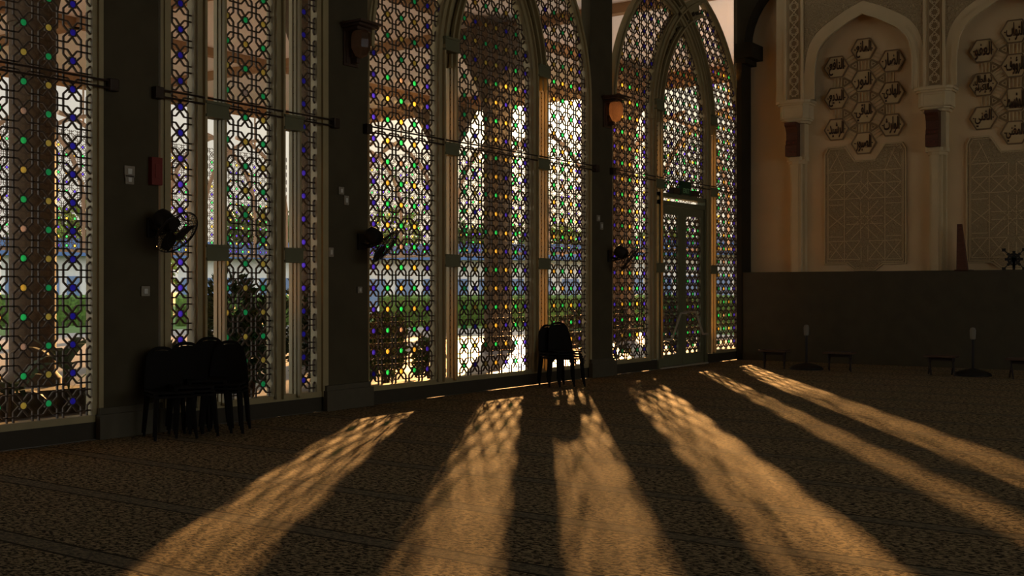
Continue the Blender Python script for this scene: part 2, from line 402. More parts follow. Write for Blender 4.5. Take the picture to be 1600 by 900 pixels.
def wide_window(idx, X0, X1, budget, door=False):
    root = empty('window_%d' % idx, (0,0,0)); root['kind'] = 'structure'
    ml = (X0+1.34, X0+1.735); mr = (X1-1.76, X1-1.37)
    cl, crr = (ml[0]+ml[1])/2, (mr[0]+mr[1])/2; xc = (X0+X1)/2
    # outer frame
    f = MB()
    f.box(X0, X0+.02, YL-.04, YL+.065, .17, ZS); f.box(X1-.10, X1, YL-.04, YL+.065, .17, ZS); f.box(X1-.05, X1, YL-.07, YL-.04, .17, ZS)
    if not door: f.box(X0, X1, YL-.05, YB, .17, .235)
    else: f.box(X0, ml[0]+.05, YL-.05, YB, .17, .235); f.box(mr[1]-.05, X1, YL-.05, YB, .17, .235)
    for s, xs in ((1, X0), (-1, X1)):
        p = arc_pts(xs, s, RO, 2.84)
        # keep the legs up to the middle
        p = [q for q in p if (q[0]-xc)*s < .02]
        sweep(f, p, *((0, .11) if s == 1 else (-.11, 0)), YL-.04, YL+.065); sweep(f, p, *((.03, .08) if s == 1 else (-.05, 0)), YL-.07, YL-.04)
    f.build('window_frame', frame_m, root)
    mullion(root, ml[0], ml[1], ZS, 1); mullion(root, mr[0], mr[1], ZS, -1)
    def ol(z): return X0 + .10 + RO - math.sqrt(max(0, RO*RO-(z-ZS)**2)) if z > ZS else X0
    def orr(z): return X1 - .10 - RO + math.sqrt(max(0, RO*RO-(z-ZS)**2)) if z > ZS else X1-.1
    def il(z, off): return cl + off + RI - math.sqrt(max(0, RI*RI-(z-ZS)**2)) if z > ZS else cl+off
    def ir(z, off): return crr + off - RI + math.sqrt(max(0, RI*RI-(z-ZS)**2)) if z > ZS else crr+off
    top = ZS+RI-.03
    insL = lambda x, z: z < ZS+2.8 and x > ol(z) and (x < min(il(z, -.17), 99)) and (x < ir(z, -.17) or z < 5.2) if z < top else (z < ZS+2.75 and ol(z) < x < crr-RI+.1)
    insR = lambda x, z: z < ZS+2.8 and x < orr(z) and (x > ir(z, .17)) and (x > il(z, .17) or z < 5.2) if z < top else (z < ZS+2.75 and crr-.1 < x < orr(z) and x > cl+RI-.1)
    insC = lambda x, z: il(z, .17) < x < ir(z, -.17) if z < top else False
    for nm, cols, cw, x0, x1, ins, kind in (
            ('side', [X0+.13+.267*k for k in range(5)], .267, X0+.02, ml[0]+.02, insL, 'side'),
            ('centre', [X0+1.765+.2515*k for k in range(8)], .2515, ml[1]-.02, mr[0]+.02, insC, 'centre'),
            ('side', [mr[1]+.065+.2525*k for k in range(5)], .2525, mr[1]-.02, X1-.1, insR, 'side')):
        lo = .22
        if door and nm == 'centre': lo = 3.20
        xw = (x0, x1)
        m = MB()
        if nm == 'side' and ins is insL:
            # the panel widens above the springing, up to the crossing of the arches
            n_ext = 5
            sp = lattice(m, cols, cw, Z0, CH, 17, x0, x1, lo, ZS, None)
            cols2 = cols + [cols[-1]+cw*(k+1) for k in range(n_ext)]
            sp2 = lattice(m, cols2, cw, Z0, CH, 26, x0, xc, ZS, 7.3, ins)
            sp2 = [(c % 5, r, a, c_) for c, r, a, c_ in sp2 if c_ > ZS]
        elif nm == 'side':
            sp = lattice(m, cols, cw, Z0, CH, 17, x0, x1, lo, ZS, None)
            cols2 = [cols[0]-cw*(k) for k in range(5, 0, -1)] + cols
            sp2 = lattice(m, cols2, cw, Z0, CH, 26, xc, x1, ZS, 7.3, ins)
            sp2 = [(c % 5, r, a, c_) for c, r, a, c_ in sp2 if c_ > ZS]
        else:
            sp = lattice(m, cols, cw, Z0, CH, 26, x0, x1, lo, 7.0, ins); sp2 = []
        o = m.build('lattice_panel', lat_m, root, fixn=False)
        rosettes(sp+sp2, kind, o, budget)
    g = MB(); g.box(X0, X1, YL+.050, YL+.053, .2 if not door else 3.2, WT)
    if door: g.box(X0, ml[1]-.1, YL+.050, YL+.053, .2, 3.2); g.box(mr[0]+.1, X1, YL+.050, YL+.053, .2, 3.2)
    g.build('glass_pane', pane_m, root)
    return root
def narrow_window(idx, X0, X1, budget):
    root = empty('window_%d' % idx); root['kind'] = 'structure'
    f = MB(); f.box(X0, X0+.13, YL-.04, YL+.065, .17, WT); f.box(X0+.04, X0+.09, YL-.06, YL-.04, .17, WT)
    f.box(X1-.16, X1, YL-.04, YL+.065, .17, WT); f.box(X1-.09, X1, YL-.07, YL-.04, .17, WT); f.box(X0, X1, YL-.05, YB, .17, .235)
    f.build('window_frame', frame_m, root)
    mullion(root, 7.80, 8.19, WT, None, (1.84, 3.36, 6.0)); mullion(root, 8.92, 9.30, WT, None, (1.84, 3.36, 6.0))
    for cols, cw, x0, x1, kind in (([7.655], .27, 7.50, 7.82, 'blue'), ([8.275, 8.54, 8.80], .263, 8.17, 8.94, 'three'), ([9.43], .27, 9.28, 9.62, 'blue')):
        m = MB(); sp = lattice(m, cols, cw, Z0, CH, 30, x0, x1, .22, 7.2)
        o = m.build('lattice_panel', lat_m, root, fixn=False); rosettes(sp, kind, o, budget)
    g = MB(); g.box(X0, X1, YL+.050, YL+.053, .2, WT); g.build('glass_pane', pane_m, root)
wide_window(1, *BAYS[0], [100]); narrow_window(2, *BAYS[1], [100]); wide_window(3, *BAYS[2], [100]); wide_window(4, *BAYS[3], [100], True)

# double door in the fourth bay
DX0, DX1 = BAYS[3][0]+1.735, BAYS[3][1]-1.76
dr = empty('door_1'); dr['kind'] = 'structure'
m = MB(); m.box(DX0-.08, DX0+.03, YL-.06, YB, 0, 3.22); m.box(DX1-.03, DX1+.10, YL-.06, YB, 0, 3.22)
m.box(DX0-.08, DX1+.1, YL-.06, YB, 3.15, 3.22); m.box(DX0-.08, DX1+.1, YL-.06, YB, 3.0, 3.08); m.build('door_frame', olive, dr)
mid = (DX0+DX1)/2
for i, (a, c) in enumerate(((DX0+.035, mid-.005), (mid+.005, DX1-.035))):
    m = MB(); y0, y1 = YL-.03, YL+.03; la, lc = (a+.06, c-.16) if i == 0 else (a+.14, c-.10)
    m.box(a, la, y0, y1, .03, 2.99); m.box(lc, c, y0, y1, .03, 2.99); m.box(la, lc, y0, y1, .03, .24); m.box(la, lc, y0, y1, 2.84, 2.99)
    leaf = m.build('door_leaf', olive, dr)
    m = MB(); cw = (lc-la)/3; sp = lattice(m, [la+cw*(k+.5) for k in range(3)], cw, .38, .245, 11, la, lc, .24, 2.84, None, w=.016, d=.02)
    o = m.build('door_lattice', lat_m, leaf, fixn=False)
    for cc in sp:
        q = bpy.data.objects.new('blue_glass_rosette' if colour('door', cc[0], cc[1]) == 'B' else 'green_glass_rosette', rosette_mesh(colour('door', cc[0], cc[1])))
        C.objects.link(q); q.parent = leaf; q.location = (cc[2], YL, cc[3])
    m = MB()
    P = [(18.40,.53),(18.66,.53),(19.02,1.0),(mid-.04,1.0)] if i == 0 else [(mid+.04,1.02),(19.66,1.02),(19.98,.58),(c-.03,.58)]
    yy = YL-.13
    m.tube([(P[0][0], YL-.03, P[0][1])] + [(x, yy, z) for x, z in P] + [(P[-1][0], YL-.03, P[-1][1])], .019, 8)
    tag(m.build('pull_bar', mat('dull_steel', lin(190,180,158), .35, .1, metal=.3), leaf, smooth=True), 'bent metal pull bar')
m = MB(); m.box(DX0, DX1, YL+.04, YL+.045, .05, 3.2); m.build('glass_pane', pane_m, dr)
m = MB(); m.box(DX0-.05, DX1+.05, YL-.1, YB, 0, .025); m.build('threshold', mat('dull_steel', lin(120,112,95)), dr)

# twin wires at 3.44 m across each bay
rod_m = mat('dark_metal_rod', lin(62,50,40), .5, .1, metal=.5)
for i, (x0, x1) in enumerate(BAYS):
    t = empty('tie_rod', ((x0+x1)/2, YW-.05, 3.44))
    tag(t, ['twin dark metal rod across the leftmost lattice window', 'twin dark metal rod across the narrow lattice window', 'twin dark metal rod across the tall arched window without a door', 'twin dark metal rod across the arched window above the double door'][i], 'rod', 'twin rods across the windows')
    for z in (-.035, .035):
        m = MB(); m.tube([(x0-.1-t.location.x, 0, z), (x1+.1-t.location.x, 0, z)], .011, 8); m.build('rod', rod_m, t, smooth=True)
    for x in (x0-.08, x1+.08):
        m = MB(); m.box(x-.05-t.location.x, x+.05-t.location.x, -.03, .05, -.06, .06); m.build('bracket', rod_m, t, bevel=.008)

# ------------------------------------------------------------------ back wall (X = 22.25)
FR = XB-.30                                   # front plane of the arcade relief
b = MB(); b.box(XB, XB+.35, -15, YB, 0, TOP); struct('wall_back', b, cream)
WZ = 1.80
b = MB(); b.box(XB-.06, XB, -14.6, YW+.1, 0, WZ-.04); b.box(XB-.09, XB, -14.6, YW+.1, WZ-.04, WZ); struct('trim_2', b, mat('dark_wainscot', lin(74,67,50), .8, .15, 4))
# corner pier with the spring of a big arch parallel to the back wall
b = MB(); b.box(21.72, 22.2, YW-.11, YW, 0, 6.1)
b.box(21.66, 22.24, YW-.22, YW, 6.1, 6.2); b.box(21.62, 22.24, YW-.36, YW, 6.2, 6.5)
poly = []
R_ = 2.0; yc_ = YW-.16-R_
for i in range(13):
    a = math.pi/2*i/12; poly.append((yc_+R_*math.cos(a), 6.5+1.6*math.sin(a)))
poly += [(-3.0, 8.1), (-3.0, TOP), (YW, TOP), (YW, 6.5)]
b.prism(poly, lambda a, c, t: (22.15-.40*t, a, c))
struct('wall_corner', b, mat('shaded_corner_pier', lin(52,46,34), .9, .15, 3, spec=.1))  # darker than the other piers: the corner's shade is put into its colour

ARCH = [(0,0),(0,.15),(0,.3),(.012,.40),(.03,.48),(.06,.56),(.10,.62),(.16,.68),(.22,.725),(.31,.775),(.41,.816),(.55,.868),(.71,.925),(.86,.965),(1,1)]
ya1, zs1 = on_back(1266, 150, FR); yb1, _ = on_back(1434, 135, FR)
ycen, zap = on_back(1347, 14, FR)
HALF = (ya1-yb1)/2; YC1 = (ya1+yb1)/2
ZSP = on_back(1240, 157, FR)[1]-.02; AH = zap-ZSP
y2a, _ = on_back(1487, 130, FR)
PITCH = ya1-y2a
def arch_pts(yc, half, h, z0):
    L_ = [(yc+half*(1-a), z0+h*c) for a, c in ARCH]; return L_ + [(yc-half*(1-a), z0+h*c) for a, c in reversed(ARCH[:-1])]
YEND = YC1-PITCH*2-HALF-.5; YTOPL = on_back(1213, 100, FR)[0]
# arcade slab above the capitals, with the arch openings left out
b = MB(); ZT = TOP
def solid(y0, y1, z0, z1): b.box(FR, XB, y1, y0, z0, z1)
prev = YTOPL
for k in range(3):
    yc = YC1-PITCH*k; pts = arch_pts(yc, HALF, AH, ZSP)
    solid(prev, yc+HALF, ZSP, ZT)
    for (ya, za), (yb, zb) in zip(pts[:-1], pts[1:]):
        if abs(ya-yb) < 1e-5: continue
        b.add([(FR,ya,za),(FR,yb,zb),(FR,yb,ZT),(FR,ya,ZT),(XB,ya,za),(XB,yb,zb),(XB,yb,ZT),(XB,ya,ZT)], [(0,1,2,3),(7,6,5,4),(0,4,5,1),(3,2,6,7)])
    prev = yc-HALF
solid(prev, prev-.6, ZSP, ZT)
struct('wall_arcade', b, plaster)
# arch mouldings
def sweep_back(mb, pts, w0, w1, x0, x1):
    vs_ = []; n = len(pts)
    for i, (y, z) in enumerate(pts):
        a = pts[max(0, i-1)]; c = pts[min(n-1, i+1)]; dy, dz = c[0]-a[0], c[1]-a[1]; l = math.hypot(dy, dz); ny, nz = -dz/l, dy/l
        for w in (w0, w1):
            for xx in (x0, x1): vs_.append((xx, y-ny*w, z-nz*w))
    fs = [(0,1,3,2), ((n-1)*4, (n-1)*4+2, (n-1)*4+3, (n-1)*4+1)]
    for i in range(n-1):
        for a, c in ((0,1),(1,3),(3,2),(2,0)): fs.append((i*4+a, i*4+c, (i+1)*4+c, (i+1)*4+a))
    mb.add(vs_, fs)
for k in range(2):
    yc = YC1-PITCH*k; m = MB(); pts = arch_pts(yc, HALF, AH, ZSP)
    sweep_back(m, pts, -.0, -.075, FR-.03, FR); sweep_back(m, pts, -.075, -.10, FR-.05, FR); sweep_back(m, pts, .0, .03, FR-.015, XB)
    struct('trim_%d' % (3+k), m, plaster)
# panelled upright bands with a star strip, capitals, carved corbels, slim pilasters
def band(yc, idx):
    m = MB(); w = HBW
    for a, c in ((w, w-.045), (-w+.045, -w)): m.box(FR-.05, FR, yc+min(a,c), yc+max(a,c), ZSP+.02, TOP)
    m.box(FR-.03, FR, yc-w, yc+w, ZSP, ZSP+.04)
    g_ = MB(); g_.box(FR-.006, FR-.001, yc-.12, yc+.12, ZSP+.04, TOP); o_ = g_.build('trim_%d' % (idx+20), mat('recess_shade_plaster', lin(140,116,82), .9)); o_['kind'] = 'structure'  # shade of the sunk ground put into a darker plaster colour
    n = 0; z = ZSP+.17; s = .25
    for k in range(12):
        zc = z+s*k; r = .085
        P8 = [(yc+r*math.cos(math.pi*(i+.5)/4)*1.0, zc+r*math.sin(math.pi*(i+.5)/4)) for i in range(8)]
        for i in range(8):
            p, q = P8[i], P8[(i+1) % 8]; mid_ = (yc+(p[0]+q[0]-2*yc)*.36, zc+(p[1]+q[1]-2*zc)*.36)
            m.bar((FR-.014, *p), (FR-.014, *mid_), (1,0,0), .014, .016); m.bar((FR-.014, *mid_), (FR-.014, *q), (1,0,0), .014, .016)
        for sg in (1, -1):
            m.bar((FR-.014, yc+sg*.085, zc+.04), (FR-.014, yc-sg*.085, zc+s-.04), (1,0,0), .014, .016)
            m.bar((FR-.014, yc+sg*.085, zc-.04), (FR-.014, yc+sg*.085, zc+.04), (1,0,0), .014, .016)
            m.bar((FR-.006, yc+sg*.105, zc-.12), (FR-.006, yc+sg*.105, zc+.13), (1,0,0), .012, .012)
    struct('trim_%d' % idx, m, plaster)
def capital(yc, idx):
    m = MB(); w = HBW+.10; z1 = ZSP; 
    def oct_(w, d, za, zb, ch=.10):
        X = lambda t: XB-.02
        pts = [(yc+w, XB), (yc+w, FR-d+ch), (yc+w-ch, FR-d), (yc-w+ch, FR-d), (yc-w, FR-d+ch), (yc-w, XB)]
        m.add([(x, y, za) for y, x in pts]+[(x, y, zb) for y, x in pts], [tuple(range(6)), tuple(range(11,5,-1))]+[(i,(i+1)%6,(i+1)%6+6,i+6) for i in range(6)])
    oct_(w+.06, .16, z1-.05, z1); oct_(w+.03, .13, z1-.09, z1-.05); oct_(w, .10, z1-.36, z1-.09)
    for a in (-1, 1): m.box(FR-.108, FR-.10, yc+a*(w-.10)-.02, yc+a*(w-.10)+.02, z1-.34, z1-.11)
    m.box(FR-.112, FR-.10, yc-w+.13, yc+w-.13, z1-.34, z1-.31); m.box(FR-.112, FR-.10, yc-w+.13, yc+w-.13, z1-.14, z1-.11)
    oct_(w-.02, .07, z1-.40, z1-.36); oct_(w-.06, .03, z1-.45, z1-.40)
    # shaft behind the corbel and slim pilaster below
    wp = HBW-.03
    m.box(XB-.24, XB, yc-wp-.02, yc+wp-.0, z1-1.18, z1-.45)
    oct_(wp+.03, -.02, z1-1.20, z1-1.12); oct_(wp-.0, -.06, z1-1.26, z1-1.20)
    m.box(XB-.20, XB, yc-wp+.07, yc+wp-.05, WZ-.02, z1-1.24); m.box(XB-.22, XB-.18, yc-.05, yc+wp-.09, WZ-.02, z1-1.26)
    m.box(XB-.10, XB, yc-wp+.01, yc-wp+.07, WZ-.02, z1-1.24)
    struct('trim_%d' % idx, m, plaster)
    t = empty('carved_corbel', (XB-.24, yc+.02, z1-1.12))
    q = MB(); prof = [(0,0),(-.20,0),(-.20,.22),(-.17,.24),(-.17,.30),(-.14,.34),(-.15,.48),(-.20,.58),(-.25,.62),(-.25,.68),(0,.68)]
    q.prism(prof, lambda a, c, t_: (a, -.12+.24*t_, c)); q.build('corbel_body', brown_wood, t, bevel=.006)
    for z_ in (.08, .27):
        for yy in (-.05, .05):
            q = MB(); q.lathe([(.012,0),(.012,.008)], 10, (-.205 if z_ < .2 else -.175, yy, z_), Matrix.Rotation(-math.pi/2, 3, 'Y')); q.build('stud', mat('red_stud', lin(120,50,38)), t)
    tag(t, ['carved reddish brown corbel under the capital nearest the corner', 'carved reddish brown corbel under the capital between the two arches', 'carved corbel past the second arch'][(idx-6)//2], 'corbel', 'carved corbels on the back wall')
HBW = .20
yp = [on_back(1241, 100, FR)[0], (YC1-HALF + YC1-PITCH+HALF)/2, (YC1-PITCH-HALF + YC1-2*PITCH+HALF)/2]
for k in range(2):
    band(yp[k], 5+2*k); capital(yp[k], 6+2*k)

# spandrel carving: shallow curling relief
def arabesque(name_m, base, scale):
    m = bpy.data.materials.new(name_m); m.use_nodes = True; t = m.node_tree; bs = t.nodes['Principled BSDF']; bs.inputs['Roughness'].default_value = .85
    g = t.nodes.new('ShaderNodeTexCoord'); v = t.nodes.new('ShaderNodeTexVoronoi'); v.feature = 'DISTANCE_TO_EDGE'; v.inputs['Scale'].default_value = scale
    n = t.nodes.new('ShaderNodeTexNoise'); n.inputs['Scale'].default_value = scale*.6; L = t.links.new
    L(g.outputs['Object'], n.inputs['Vector'])
    ad = t.nodes.new('ShaderNodeVectorMath'); ad.operation = 'MULTIPLY_ADD'; ad.inputs[1].default_value = (.10,.10,.10)
    L(n.outputs['Color'], ad.inputs[0]); L(g.outputs['Object'], ad.inputs[2]); L(ad.outputs[0], v.inputs['Vector'])
    r = t.nodes.new('ShaderNodeMapRange'); r.inputs[1].default_value = .02; r.inputs[2].default_value = .10; L(v.outputs['Distance'], r.inputs[0])
    bp = t.nodes.new('ShaderNodeBump'); bp.inputs['Strength'].default_value = .9; bp.inputs['Distance'].default_value = .02; bp.invert = True
    L(r.outputs[0], bp.inputs['Height']); L(bp.outputs[0], bs.inputs['Normal'])
    mx = t.nodes.new('ShaderNodeMix'); mx.data_type = 'RGBA'; mx.inputs[6].default_value = base; mx.inputs[7].default_value = tuple(c*.72 for c in base[:3])+(1,)
    L(r.outputs[0], mx.inputs[0]); L(mx.outputs[2], bs.inputs['Base Color'])
    return m
arab = arabesque('arabesque_plaster', lin(190,166,124), 16)
for k in range(2):
    yc = YC1-PITCH*k; m = MB(); pts = arch_pts(yc, HALF+.12, AH+.16, ZSP)
    pts = [p for p in pts if p[1] > ZSP+.35]
    lo = yc+HALF+.14; hi = yc-HALF-.14; zt = TOP
    half = len(pts)//2
    for (ya, za), (yb, zb) in zip(pts[:-1], pts[1:]):
        if abs(ya-yb) < 1e-4 : continue
        m.add([(FR-.012,ya,za),(FR-.012,yb,zb),(FR-.012,yb,zt),(FR-.012,ya,zt),(FR,ya,za),(FR,yb,zb),(FR,yb,zt),(FR,ya,zt)],
              [(0,1,2,3),(0,4,5,1),(0,3,7,4),(1,5,6,2)])
    struct('trim_%d' % (11+k), m, arab)

# carved arabesque plaques
PL = [(78,140),(105,80),(210,75),(270,172),(405,168),(450,65),(570,52),(602,100),(602,828),(450,830),(400,880),(270,882),(210,835),(78,835)]
def pl(p):                                     # crop coordinates of the first plaque -> wall
    y, z = on_back(1270+p[0]/4.088, 210+p[1]/4.09, XB); return y, z
P0 = [pl(p) for p in PL]
cy0 = sum(p[0] for p in P0[-6:-1])/5; cy0 = (P0[0][0]+P0[8][0])/2
yl_, yr_ = P0[0][0], P0[8][0]; pw = (yl_-yr_)/2
zb_ = max(WZ+.10, P0[13][1]); zt_ = P0[2][1]
PQ = [(pw, zt_-.12),(pw-.07, zt_),(pw*.50, zt_),(pw*.26, zt_-.29),(-pw*.26, zt_-.29),(-pw*.50, zt_),(-pw+.07, zt_),(-pw, zt_-.12),(-pw, zb_),(-pw*.45, zb_),(-pw*.25, WZ+.01),(pw*.25, WZ+.01),(pw*.45, zb_),(pw, zb_)]
strap_m = mat('plaque_strapwork', lin(206,182,138), .85)
def plaque(yc, label):
    t = empty('arabesque_plaque', (XB, yc, zb_))
    q = MB(); q.prism([(a, c-zb_) for a, c in PQ], lambda a, c, s: (-.03*s, a, c)); q.build('plaque_panel', arab, t)
    q = MB(); n = len(PQ)
    for sc, w, d in ((.985, .022, .05), (.93, .012, .042)):
        zc = (zt_+zb_)/2-.0
        pts = [(a*sc, zc+(c-zc)*(sc if sc > .95 else .955)) for a, c in PQ]
        for i in range(n):
            a, c = pts[i], pts[(i+1) % n]; q.bar((-d/2, a[0], a[1]-zb_), (-d/2, c[0], c[1]-zb_), (1,0,0), w, d)
    q.build('plaque_border', strap_m, t)
    q = MB(); Hh = zt_-zb_; hw = pw*.9; z0 = 0.06; hs = Hh-.10
    def S(a, c, e, f): q.bar((-.035, a*hw, z0+c*hs), (-.035, e*hw, z0+f*hs), (1,0,0), .013, .018)
    G = [-1, -.5, 0, .5, 1]
    cz = .36                                   # great star
    for k in range(8):
        a0 = math.pi*k/4
        for off in (-.10, .10):
            ca, sa = math.cos(a0), math.sin(a0); r0, r1 = .14, (.5 if k % 2 == 0 else .62)
            rx = 1; rz = hw/hs
            S(ca*r0 - sa*off, cz+(sa*r0+ca*off)*rz, ca*r1 - sa*off, cz+(sa*r1+ca*off)*rz)
        a1 = a0+math.pi/8; a2 = a0-math.pi/8
        S(.14*math.cos(a0), cz+.14*math.sin(a0)*hw/hs, .09*math.cos(a1), cz+.09*math.sin(a1)*hw/hs)
        S(.14*math.cos(a0), cz+.14*math.sin(a0)*hw/hs, .09*math.cos(a2), cz+.09*math.sin(a2)*hw/hs)
    for x in (-1, 1):
        S(x*.55, 0, x*.55, .78); S(x*1, .02, x*1, .92); S(x*.09, .62, x*.09, .78); S(x*.09, 0, x*.09, .14)
        for z in (.02, .18, .55, .68, .79): S(x*.12, z, x*.98, z)
        for za, zb in ((.02, .18), (.55, .68), (.68, .55), (.18, .02), (.79, .68)):
            S(x*.12, za, x*.52, zb); S(x*.58, za, x*.98, zb)
        S(x*.52, .30, x*.98, .42); S(x*.52, .42, x*.98, .30); S(x*.55, .79, x*.8, .97); S(x*.98, .80, x*.7, .95)
        S(x*.58, .50, x*.98, .50); S(x*.58, .22, x*.98, .22)
    S(-.12, .62, .12, .70); S(.12, .62, -.12, .70); S(-.12, .62, .12, .54); S(.12, .62, -.12, .54)
    q.build('strapwork', strap_m, t)
    tag(t, label, 'carved wall panel', 'carved wall panels')
plaque(cy0, 'tall carved plaster panel on the back wall inside the whole arch, below the lettered hexagons')
plaque(cy0-PITCH, 'tall carved plaster panel on the back wall at the right edge')

# lettered hexagons
FORMS = {'ا':(0xFE8D,2),'ب':(0xFE8F,4),'ت':(0xFE95,4),'ث':(0xFE99,4),'ج':(0xFE9D,4),'ح':(0xFEA1,4),'د':(0xFEA9,2),'ذ':(0xFEAB,2),'ر':(0xFEAD,2),
 'س':(0xFEB1,4),'ش':(0xFEB5,4),'ص':(0xFEB9,4),'ض':(0xFEBD,4),'ط':(0xFEC1,4),'ع':(0xFEC9,4),'غ':(0xFECD,4),'ف':(0xFED1,4),'ق':(0xFED5,4),'ك':(0xFED9,4),
 'ل':(0xFEDD,4),'م':(0xFEE1,4),'ن':(0xFEE5,4),'ه':(0xFEE9,4),'و':(0xFEED,2),'ي':(0xFEF1,4),'ؤ':(0xFE85,2),'إ':(0xFE87,2)}
def shape(s):
    outc = []
    for i, ch in enumerate(s):
        if ch == ' ': outc.append(' '); continue
        base, nf = FORMS[ch]
        pj = i > 0 and s[i-1] != ' ' and FORMS[s[i-1]][1] == 4
        nj = nf == 4 and i < len(s)-1 and s[i+1] != ' '
        outc.append(chr(base + (3 if pj and nj else 2 if nj else 1 if pj else 0)))
    return ''.join(reversed(outc))
ink = mat('dark_lettering', lin(66,44,28), .8)
def letters(words, w, h):
    """mesh of one word (or stacked lines) fitted to w x h, facing -X"""
    dg = bpy.context.evaluated_depsgraph_get(); V = []; FF = []
    n = len(words)
    for li, wd in enumerate(words):
        cu = bpy.data.curves.new('t', 'FONT'); cu.body = shape(wd); cu.extrude = .02; cu.offset = .012
        ob = bpy.data.objects.new('t', cu); C.objects.link(ob); dg.update()
        me = bpy.data.meshes.new_from_object(ob.evaluated_get(bpy.context.evaluated_depsgraph_get()))
        xs = [v.co.x for v in me.vertices]; ys = [v.co.y for v in me.vertices]; x0, x1, y0, y1 = min(xs), max(xs), min(ys), max(ys)
        hh = h/n*(1.0 if n == 1 else 1.12); zc = h/2 - h/n*(li+.5)
        base = len(V)
        for v in me.vertices:
            a = ((v.co.x-x0)/(x1-x0)-.5)*w; c = ((v.co.y-y0)/(y1-y0)-.5)*hh + zc
            V.append((-.052 if v.co.z > 0 else -.03, -a, c))
        FF += [tuple(i+base for i in p.vertices) for p in me.polygons]
        bpy.data.objects.remove(ob); bpy.data.curves.remove(cu); bpy.data.meshes.remove(me)
    m = MB(); m.v = V; m.f = FF; return m
G1 = [((1349.3,76.7),['المانع'],'topmost'),((1306.2,106.7),['النافع'],'upper left'),((1395.6,98.2),['الضار'],'upper right'),((1350.4,126.7),['النور'],'upper middle'),
      ((1306.7,155.6),['البديع'],'middle left'),((1396,147.1),['الهادي'],'middle right'),((1350.4,176),['الباقي'],'lower middle'),((1306.7,204.4),['الرشيد'],'lower left'),
      ((1396,197.3),['الوارث'],'lower right'),((1350.4,224.4),['الصبور'],'lowest')]
G2 = [(0,['التواب'],'topmost'),(1,['العفو'],'upper left'),(3,['الرؤوف'],'upper middle'),(4,['ذو الجلال','والإكرام'],'middle left'),(6,['المقسط'],'lower middle'),
      (7,['الغني'],'lower left'),(9,['المغني'],'lowest')]
VS = .625; HC = on_back(1350.4, 150, XB)[0]; LO = .545
ZC = on_back(1350.4, 126.7, XB)[1]
# lattice positions: columns at HC +/- LO
POS = [(0, VS), (LO, VS/2+.02), (-LO, VS/2+.02), (0, 0), (LO, -VS/2+.02), (-LO, -VS/2+.02), (0, -VS), (LO, -3*VS/2+.02), (-LO, -3*VS/2+.02), (0, -2*VS+.02)]
hex_m = mat('medallion_plaster', lin(206,180,134), .85, .05); rim_m = mat('medallion_rim_shade', lin(128,104,74), .85)  # rim darkened: the shade of the relief is put into its colour
def hexagon(r): return [(r*math.cos(math.pi*i/3), r*.96*math.sin(math.pi*i/3)) for i in range(6)]
def medallion(y, z, words, label, grp):
    t = empty('lettered_hexagon', (XB, y, z))
    q = MB(); q.prism(hexagon(.265), lambda a, c, s: (-.02*s, a, c)); q.prism(hexagon(.235), lambda a, c, s: (-.02-.015*s, a, c)); q.build('hexagon_plate', hex_m, t)
    q = MB(); Hx = hexagon(.245); 
    for i in range(6): q.bar((-.03, *Hx[i]), (-.03, *Hx[(i+1) % 6]), (1,0,0), .022, .05)
    q.build('hexagon_rim', rim_m, t)
    letters(words, .30, .33).build('lettering', ink, t, fixn=False)
    for a, c in ((.17, .0), (-.17, .0)):
        q = MB(); q.lathe([(.012,0),(.012,.02)], 8, (-.035, a, c), Matrix.Rotation(-math.pi/2, 3, 'Y')); q.build('lettering_dot', ink, t)
    tag(t, label, 'wall medallion', grp)
for g, P in zip(G1, POS): medallion(HC+P[0], ZC+P[1], g[1], 'plaster hexagon with dark raised Arabic lettering, %s of the ten in the whole arch' % g[2], 'lettered hexagons in the whole arch')
dz2 = on_back(1586, 102.6, XB)[1]-ZC; HC2 = on_back(1586.5, 150, XB)[0]
for i, wds, nm in G2: medallion(HC2+POS[i][0], ZC+POS[i][1]+dz2, wds, 'plaster hexagon with dark raised Arabic lettering, %s of the seven at the right edge' % nm, 'lettered hexagons at the right edge')
def straps(yc, zc, allowed, label):
    t = empty('strapwork_links', (XB, yc, zc)); q = MB(); e = MB()
    for i in range(10):
        for j in range(i+1, 10):
            a, c = POS[i], POS[j]; d = math.hypot(a[0]-c[0], a[1]-c[1])
            if d > .72: continue
            ux, uz = (c[0]-a[0])/d, (c[1]-a[1])/d
            for off in (-.035, .035):
                q.bar((-.018, a[0]+ux*.225-uz*off, a[1]+uz*.225+ux*off), (-.012, c[0]-ux*.225-uz*off, c[1]-uz*.225+ux*off), (1,0,0), .018, .036)
    # small triangles framed between three neighbouring hexagons
    for i in range(10):
        for j in range(i+1, 10):
            for k in range(j+1, 10):
                T = [POS[i], POS[j], POS[k]]
                if all(math.hypot(T[a][0]-T[c][0], T[a][1]-T[c][1]) < .72 for a, c in ((0,1),(1,2),(0,2))):
                    gx, gz = sum(p[0] for p in T)/3, sum(p[1] for p in T)/3
                    Q = [(gx+(p[0]-gx)*.50, gz+(p[1]-gz)*.50) for p in T]
                    e = MB(); e.prism(Q, lambda a, c, s: (-.010*s, a, c)); e.build('strapwork_ground', mat('recess_shade_plaster', lin(140,116,82), .9), t)  # dark ground between the bars, shade carried by its colour
                    for s_, w in ((.29, .018), (.09, .014)):
                        Q = [(gx+(p[0]-gx)*s_*1.6, gz+(p[1]-gz)*s_*1.6) for p in T]
                        for a in range(3): q.bar((-.014, *Q[a]), (-.014, *Q[(a+1) % 3]), (1,0,0), w, .028)
    q.build('strapwork_bars', strap_m, t); tag(t, label, 'wall carving', 'raised bars linking the hexagons')
straps(HC, ZC, None, 'raised plaster bars linking the ten lettered hexagons in the whole arch')
